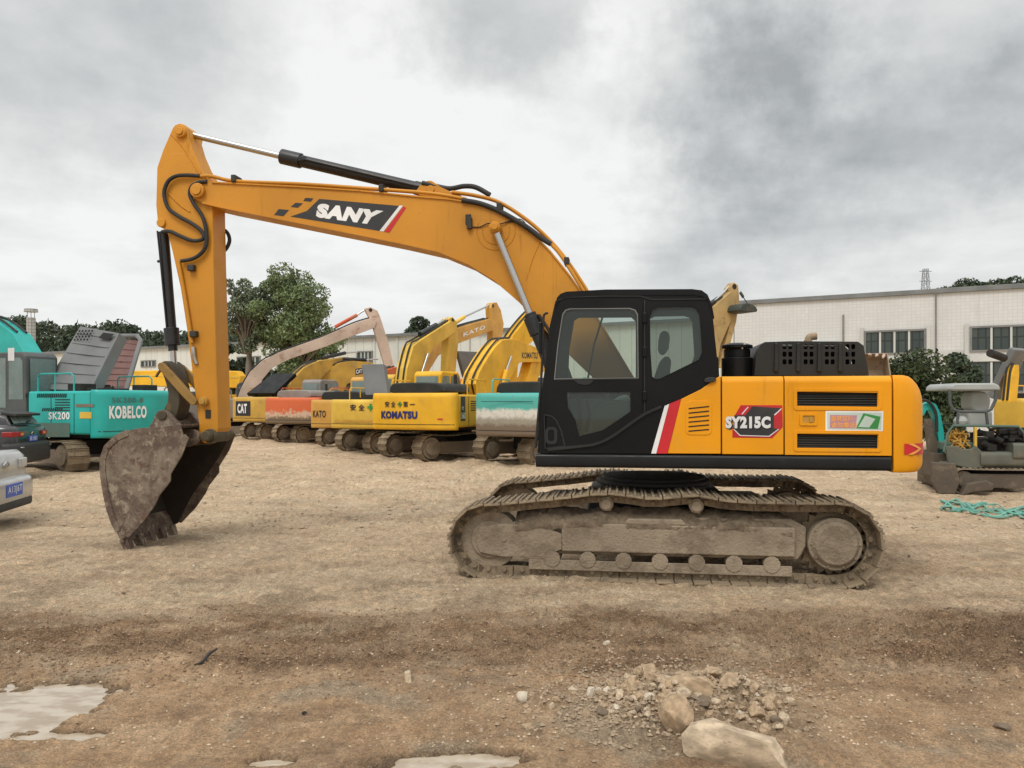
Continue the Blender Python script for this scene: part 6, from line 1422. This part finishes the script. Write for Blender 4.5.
bp = nn(nt, 'ShaderNodeBump'); bp.inputs['Strength'].default_value = 1.; bp.inputs['Distance'].default_value = .05
ad = nn(nt, 'ShaderNodeMath'); ad.operation = 'ADD'; nt.links.new(n_fine, ad.inputs[0]); nt.links.new(ml.outputs[0], ad.inputs[1]); ad2 = nn(nt, 'ShaderNodeMath'); ad2.operation = 'ADD'; nt.links.new(ad.outputs[0], ad2.inputs[0]); nt.links.new(gr3, ad2.inputs[1])
nt.links.new(ad2.outputs[0], bp.inputs['Height']); nt.links.new(bp.outputs[0], bs.inputs['Normal'])
go = link('ground', me, mg); tag(go, None, None, None, 'structure')
# puddles: flat sheets of water lying in the hollows
mw, nt, bs = newmat('puddle_water'); wn = noise(nt, 4.5, 5, .6, objvec(nt, (1, 2, 1))); nt.links.new(mixc(nt, mrange(nt, wn, .40, .62), (.47, .40, .31), (.33, .255, .175)), bs.inputs['Base Color']); bs.inputs['Roughness'].default_value = .03; bs.inputs['IOR'].default_value = 1.6
nz = noise(nt, 9, 3, .5, objvec(nt)); bp = nn(nt, 'ShaderNodeBump'); bp.inputs['Strength'].default_value = .02; nt.links.new(nz, bp.inputs['Height']); nt.links.new(bp.outputs[0], bs.inputs['Normal'])
for x0, y0, x1, y1 in ((-4.1, 3.9, -2.2, 5.9), (-.9, 4.0, .35, 4.5), (-1.75, 3.95, -1.0, 4.4)):
    b = MB(); b.add([(x0, y0, -.016), (x1, y0, -.016), (x1, y1, -.016), (x0, y1, -.016)], [(0, 1, 2, 3)]); o = b.build('puddle', mw, None, None); tag(o, None, None, None, 'structure')

# ------------------------------------------------------------------ stones, rubble, twig, netting
from mathutils import noise as mnoise
M['stone'] = pm('rubble_stone', (.50, .36, .225), dirt=.8, dirtcol=(.22, .16, .10), scale=6, bump=.5, rough=.8, var=.2)
M['stone_pale'] = pm('pale_stone', (.56, .44, .305), dirt=.8, dirtcol=(.25, .175, .11), scale=7, bump=.4, rough=.8, var=.2)
M['stone_dark'] = pm('dark_stone', (.19, .14, .095), dirt=.4, dirtcol=(.2, .15, .1), scale=7, bump=.4, rough=.7)
M['stone_white'] = pm('white_stone', (.58, .50, .39), dirt=.4, dirtcol=(.32, .25, .18), scale=12, bump=.3, rough=.8)
rr_ = random.Random(33)
def rock_mesh(seed, sub=3, ang=.55):
    bm = bmesh.new(); bmesh.ops.create_icosphere(bm, subdivisions=sub, radius=1); off = Vector((seed*3.7, seed*1.3, seed*7.1)); rr = random.Random(seed)
    cuts = [(Vector((rr.gauss(0, 1), rr.gauss(0, 1), rr.gauss(0, 1))).normalized(), rr.uniform(.48, .80)) for _ in range(13)]
    for v in bm.verts:
        p = v.co.copy()
        for n, d in cuts:
            e = p.dot(n)-d
            if e > 0: p -= n*e*.97
        k = 1+.16*ang*mnoise.noise(p*1.4+off)+.16*ang*mnoise.noise(p*3.6+off)+.07*mnoise.noise(p*8+off); v.co = p*k
    me = bpy.data.meshes.new('rock'); bm.to_mesh(me); bm.free(); me.shade_smooth(); me.set_sharp_from_angle(angle=rad(24)); return me
def rock(px, py, w, h, seed, mat, label, name='rock', depthk=.9, rot=None, sink=.36, group=None, cat='rock'):
    x, y = gpx(px, py); s = y/F; o = link(name, rock_mesh(seed), mat); hz = h*s*.62
    o.scale = (w*s*.56, w*s*.56*depthk, hz); o.rotation_euler = (0, 0, rot if rot is not None else seed*1.3)
    o.location = (x, y, gz(x, y)+hz*(1-sink*2)); tag(o, label, cat, group); return o
rock(738, 766, 104, 42, 1, 'stone_pale', 'largest rock, a long flat pale slab at the bottom edge', rot=-.45, depthk=.6, sink=.33)
rock(677, 741, 38, 38, 2, 'stone', 'squarish tan boulder at the left end of the large flat slab', rot=.3)
rock(694, 716, 54, 26, 3, 'stone', 'long tan rock lying behind the squarish boulder', rot=-.3, depthk=.7)
rock(731, 711, 26, 20, 4, 'stone', 'tan rock behind the slab, right of the long tan rock', rot=.9)
rock(752, 713, 20, 14, 5, 'stone', 'smaller tan rock at the right end of the pile, beyond the slab', rot=.2)
rock(648, 681, 32, 15, 6, 'stone', 'low wide rock at the back of the pile', rot=.1)
rock(632, 704, 20, 18, 7, 'stone', 'rounded tan rock standing at the left of the pile', rot=1.2)
rock(667, 704, 19, 18, 8, 'stone_pale', 'upright pale rock between the low wide rock and the long tan one', rot=.5)
rock(591, 708, 13, 13, 9, 'stone_white', 'pale grey stone in the gravel left of the pile', rot=.5)
rock(523, 708, 15, 12, 10, 'stone_white', 'whitest stone, alone at the far left of the rubble', rot=.1)
rock(586, 722, 11, 11, 11, 'stone', 'small tan stone at the front edge of the gravel', rot=.1)
rock(602, 724, 15, 10, 12, 'stone_dark', 'dark brownish stone at the front edge of the gravel', rot=.1)
rock(703, 729, 20, 10, 13, 'stone_dark', 'dark grey stone wedged between the boulder and the slab', rot=-.2, sink=.1)
rock(759, 733, 20, 16, 14, 'stone', 'brown rock tucked at the right side of the flat slab', rot=.7)
rock(776, 742, 14, 10, 15, 'stone_dark', 'dark clod right of the flat slab', rot=.7)
rock(607, 649, 9, 5, 16, 'stone_white', 'bright white stone on the brown mud above the rubble', rot=.7)
rock(1002, 730, 16, 7, 17, 'stone_dark', 'dark flat clod near the right edge of the mud', rot=.2)
rock(911, 723, 12, 5, 18, 'stone', 'tan flat stone on the bare mud at right', rot=.2) if False else None
for i in range(46):
    t = rr_.uniform(0, 1); sp_ = 10+16*t; px, py = 610+165*t+rr_.gauss(0, sp_), 690+58*t+rr_.gauss(0, 8); w = rr_.uniform(6, 17)
    rock(px, py, w, w*rr_.uniform(.5, .8), 130+i, ('stone', 'stone', 'stone_pale')[i % 3], 'small muddy broken rock in the ridge of rubble running down to the flat slab', name='rock', sink=.24, group='broken rocks along the rubble ridge')
for i, (px, py, w, h) in enumerate(((655, 697, 22, 13), (712, 699, 20, 12), (620, 712, 15, 10), (610, 697, 14, 9), (641, 716, 16, 11), (742, 700, 14, 10), (770, 724, 16, 11), (683, 690, 18, 10), (573, 704, 11, 8), (722, 722, 14, 9), (765, 752, 14, 10), (648, 732, 11, 8), (556, 712, 10, 7), (700, 686, 15, 8), (628, 688, 13, 8))):
    rock(px, py, w, h, 90+i, ('stone', 'stone', 'stone_pale')[i % 3], 'medium muddy tan rock half buried in the rubble heap', sink=.3, group='medium rocks in the rubble heap')
rr = random.Random(21); STM = [rock_mesh(40+i, 2) for i in range(8)]
def scatter(n, fx, fy, szr, label, group, mats):
    for i in range(n):
        px, py = fx(), fy(); x, y = gpx(px, py); s = rr.uniform(*szr)
        o = bpy.data.objects.new('stone', STM[rr.randrange(8)]); COL.objects.link(o)
        if not o.data.materials: o.data.materials.append(M[rr.choice(mats)])
        o.scale = (s, s*rr.uniform(.6, 1), s*rr.uniform(.5, .8)); o.rotation_euler = (rr.uniform(-.3, .3), rr.uniform(-.3, .3), rr.uniform(0, 6.3)); o.location = (x, y, gz(x, y)+s*.15); tag(o, label, 'stone', group)
for m_, me_ in zip(('stone', 'stone_pale', 'stone', 'stone_dark', 'stone', 'stone_pale', 'stone_white', 'stone'), STM): me_.materials.append(M[m_])
scatter(110, lambda: rr.gauss(660, 62), lambda: rr.gauss(710, 14) , (.012, .048), 'small stone in the rubble around the rock pile', 'small stones around the rock pile', ['stone'])
scatter(28, lambda: rr.gauss(765, 18), lambda: rr.uniform(715, 760), (.012, .035), 'small clod beside the right end of the flat slab', 'clods right of the flat slab', ['stone'])
scatter(90, lambda: rr.uniform(-10, 1040), lambda: rr.uniform(632, 690), (.006, .018), 'small stone lying on the brown mud strip', 'small stones on the mud strip', ['stone'])
scatter(40, lambda: rr.uniform(-10, 1040), lambda: rr.uniform(690, 768), (.005, .013), 'small stone lying on the damp foreground', 'small stones on the foreground', ['stone'])
scatter(50, lambda: rr.uniform(-10, 1040), lambda: rr.uniform(510, 630), (.010, .028), 'small stone on the pale dry yard', 'small stones on the dry yard', ['stone'])
def grit(n, fx, fy, szr, nm, mat, label, kind_seed):
    g = np.random.RandomState(kind_seed); px = fx(g, n); py = fy(g, n); y = F*CAMZ/(py-HY); x = (px-CX)/F*y; z = gheight(x, y); s = g.uniform(*szr, n)**1.0
    base = np.array([(1, 0, 0), (-1, 0, 0), (0, 1, 0), (0, -1, 0), (0, 0, .8), (0, 0, -.8)], float); fcs = [(0, 2, 4), (2, 1, 4), (1, 3, 4), (3, 0, 4), (2, 0, 5), (1, 2, 5), (3, 1, 5), (0, 3, 5)]
    J = base[None]*s[:, None, None]*g.uniform(.5, 1.3, (n, 6, 1)); a = g.uniform(0, 6.28, n); ca, sa = np.cos(a)[:, None], np.sin(a)[:, None]
    Vx = J[..., 0]*ca-J[..., 1]*sa+x[:, None]; Vy = J[..., 0]*sa+J[..., 1]*ca+y[:, None]; Vz = J[..., 2]+(z+s*.25)[:, None]
    V = np.stack([Vx, Vy, Vz], -1).reshape(-1, 3); fs = [tuple(6*i+k for k in f) for i in range(n) for f in fcs]
    me = bpy.data.meshes.new(nm); me.from_pydata(V.tolist(), [], fs); o = link(nm, me, mat); tag(o, label, None, None, 'stuff')
grit(5200, lambda g, n: g.uniform(-20, 1050, n), lambda g, n: np.clip(g.normal(652, 20, n), 612, 720), (.004, .016), 'soil_crumbs', pm('soil_crumb', (.22, .135, .072), dirt=.6, dirtcol=(.26, .19, .12), scale=4), 'loose brown soil crumbs on the mud strip', 3)
grit(4200, lambda g, n: g.normal(675, 66, n), lambda g, n: np.clip(g.normal(706, 20, n), 664, 768), (.004, .020), 'gravel', pm('gravel_tan', (.33, .245, .16), dirt=.6, dirtcol=(.2, .14, .085), scale=9), 'gravel filling the gaps round the rock pile', 4)
grit(2600, lambda g, n: g.uniform(-20, 1050, n), lambda g, n: HY+20+g.uniform(0, 1, n)**.8*330, (.004, .013), 'gravel', 'stone_pale', 'scattered pale grit over the yard', 5)
grit(1400, lambda g, n: g.uniform(-20, 1050, n), lambda g, n: HY+48+g.uniform(0, 1, n)*80, (.012, .045), 'soil_clods', pm('dry_clod', (.40, .315, .215), dirt=.5, dirtcol=(.3, .23, .15), scale=3), 'dry soil clods strewn over the far yard', 6)
# bent dark twig, pale brick piece
def gv(px, py, dz): x, y = gpx(px, py); return Vector((x, y, gz(x, y)+dz))
b = MB(); b.tube([gv(194, 668, .012), gv(202, 666.5, .02), (gv(209, 663, .03)), gv(217, 660, .045)], [.006, .011, .013, .008], 8); o = b.build('twig', 'darksteel', None, 60); tag(o, 'bent dark twig lying on the brown mud at left', 'twig')
x, y = gpx(408, 684); b = MB(); b.obox((0, 0, 0), (.020, .004, .004), (-.004, .02, 0), (-.006, .01, .04)); o = b.build('brick_piece', 'stone_pale', None, None, .008); o.location = (x, y, gz(x, y)+.025); tag(o, 'pale brick piece standing on end in the mud left of the pale patch', 'brick piece')
x, y = gpx(304, 717); o = link('dark_scrap', rock_mesh(61), 'dark'); o.scale = (.022, .016, .010); o.location = (x, y, gz(x, y)+.01); tag(o, 'tiny black scrap lying on the damp foreground', 'scrap')
M['net'] = pm('teal_netting', (.13, .36, .29), dirt=.6, dirtcol=(.32, .29, .21), scale=3, lo=.45, rough=.7)
nb = MB(); rr = random.Random(4)
for k in range(8):
    pts = []
    for i in range(13):
        px = 941+i*8.2; py = 507+(i*.85)+rr.uniform(-3.2, 3.2)+(k-3.5)*(.5+i*.09); x, y = gpx(px, py); pts.append((x, y, gz(x, y)+rr.uniform(.01, .05)))
    nb.tube(pts, [rr.uniform(.008, .03) for _ in range(9)], 5)
o = nb.build('netting', 'net', None, 60); tag(o, 'crumpled strip of teal netting on the dirt before the mini excavator', 'netting')
# pale rubble lump by the teal machine
rock(101, 479, 11, 8, 71, 'stone_pale', 'pale block of rubble beside the big bucket, before the teal excavator', rot=.1)

# ------------------------------------------------------------------ sky, sun, camera
def pdir(px, py): return Vector(((px-CX)/F, 1, -(py-HY)/F)).normalized()
SUN_EL, SUN_AZ = 52., 200.               # azimuth measured from +Y towards +X: sun behind the camera's left shoulder
wd = bpy.data.worlds.new('World'); scene.world = wd; wd.use_nodes = True; nt = wd.node_tree; nt.nodes.clear()
out = nn(nt, 'ShaderNodeOutputWorld'); bg = nn(nt, 'ShaderNodeBackground'); nt.links.new(bg.outputs[0], out.inputs[0]); bg.inputs[1].default_value = .1
sky = nn(nt, 'ShaderNodeTexSky'); sky.sky_type = 'NISHITA'; sky.sun_disc = False; sky.sun_elevation = rad(SUN_EL); sky.sun_rotation = rad(SUN_AZ)
tc = nn(nt, 'ShaderNodeTexCoord'); D = tc.outputs['Generated']; sp = nn(nt, 'ShaderNodeSeparateXYZ'); nt.links.new(D, sp.inputs[0])
def mth(op, a, b=None, c=None):
    m = nn(nt, 'ShaderNodeMath'); m.operation = op
    for i, v in enumerate((a, b, c)):
        if v is None: continue
        if hasattr(v, 'links'): nt.links.new(v, m.inputs[i])
        else: m.inputs[i].default_value = v
    return m.outputs[0]
zc = mth('ADD', mth('MAXIMUM', sp.outputs[2], 0.), .16); cb = nn(nt, 'ShaderNodeCombineXYZ')
nt.links.new(mth('DIVIDE', sp.outputs[0], zc), cb.inputs[0]); nt.links.new(mth('DIVIDE', sp.outputs[1], zc), cb.inputs[1])
n1 = noise(nt, 1.15, 8, .55, cb.outputs[0], .3); n2 = noise(nt, 3.4, 7, .55, cb.outputs[0], .2)
# slightly ragged directions so that the cloud masses have soft torn edges
nv = nn(nt, 'ShaderNodeTexNoise'); nv.inputs['Scale'].default_value = 4.; nv.inputs['Detail'].default_value = 8; nv.inputs['Roughness'].default_value = .62; nt.links.new(D, nv.inputs['Vector'])
sc_ = nn(nt, 'ShaderNodeVectorMath'); sc_.operation = 'MULTIPLY_ADD'; nt.links.new(nv.outputs['Color'], sc_.inputs[0]); sc_.inputs[1].default_value = (.50, .50, .50); 
sb = nn(nt, 'ShaderNodeVectorMath'); sb.operation = 'SUBTRACT'; nt.links.new(D, sb.inputs[0]); sb.inputs[1].default_value = (.25, .25, .25); nt.links.new(sb.outputs[0], sc_.inputs[2])
val = mth('MULTIPLY_ADD', mth('SUBTRACT', n1, .5), .34, .70); val = mth('ADD', val, mth('MULTIPLY', mth('SUBTRACT', n2, .5), .30))
for px, py, r_px, dl in ((90, 75, 190, -.20), (10, 40, 150, -.10), (210, 130, 120, -.06), (520, 35, 110, -.20), (450, 20, 90, -.10), (755, 100, 120, -.26), (720, 50, 80, -.12), (830, 60, 110, -.16), (900, 150, 150, -.20), (980, 90, 130, -.14), (850, 215, 130, -.16), (990, 190, 100, -.12), (720, 235, 110, -.12), (640, 250, 90, -.05),
                         (330, 70, 130, .12), (250, 230, 200, .10), (60, 270, 190, .14), (430, 130, 130, .10), (560, 150, 120, .16), (470, 240, 150, .12), (640, 25, 60, .20), (620, 100, 60, .10), (900, 95, 60, .10), (965, 225, 80, .16), (1010, 20, 70, .08), (790, 160, 70, .05)):
    ds = nn(nt, 'ShaderNodeVectorMath'); ds.operation = 'DISTANCE'; nt.links.new(sc_.outputs[0], ds.inputs[0]); ds.inputs[1].default_value = pdir(px, py)
    val = mth('ADD', val, mrange(nt, ds.outputs['Value'], 0., r_px/F*1.3, dl*.70, 0.))
val = mth('MAXIMUM', mth('MINIMUM', val, .82), .36)
hz = mrange(nt, sp.outputs[2], .0, .16, 1., 0.)
val = mth('ADD', mth('MULTIPLY', val, mth('SUBTRACT', 1., mth('MULTIPLY', hz, .5))), mth('MULTIPLY', hz, .37))
zen = mth('MULTIPLY_ADD', mrange(nt, sp.outputs[2], .5, 1.), .9, 1.); val = mth('MULTIPLY', val, zen)
low = mixc(nt, mrange(nt, val, .35, .72), (.95, 1.0, 1.02), (.99, 1.0, .985))
ml = nn(nt, 'ShaderNodeVectorMath'); ml.operation = 'SCALE'; nt.links.new(low, ml.inputs[0]); nt.links.new(mth('MULTIPLY', val, 10.), ml.inputs['Scale'])
cl = mixc(nt, .04, ml.outputs[0], sky.outputs[0]); nt.links.new(cl, bg.inputs[0])
sl = bpy.data.lights.new('sun', 'SUN'); sl.energy = 1.5; sl.angle = rad(25); sl.color = (1, .96, .90); so_ = bpy.data.objects.new('sun', sl); COL.objects.link(so_)
dvec = Vector((math.sin(rad(SUN_AZ))*math.cos(rad(SUN_EL)), math.cos(rad(SUN_AZ))*math.cos(rad(SUN_EL)), math.sin(rad(SUN_EL)))); so_.rotation_euler = dvec.to_track_quat('Z', 'Y').to_euler()
cam = bpy.data.cameras.new('camera'); co = bpy.data.objects.new('camera', cam); COL.objects.link(co); co.location = (0, 0, CAMZ); co.rotation_euler = (rad(90), 0, 0)
cam.sensor_width = 36; cam.lens = F/1024*36; cam.shift_y = 18/1024; cam.clip_end = 2000; cam.clip_start = .05; scene.camera = co
scene.view_settings.view_transform = 'Standard'; scene.view_settings.look = 'None'; scene.view_settings.gamma = 1; scene.view_settings.exposure = .2
scene.cycles.use_denoising = True; scene.cycles.max_bounces = 8; scene.cycles.transparent_max_bounces = 12
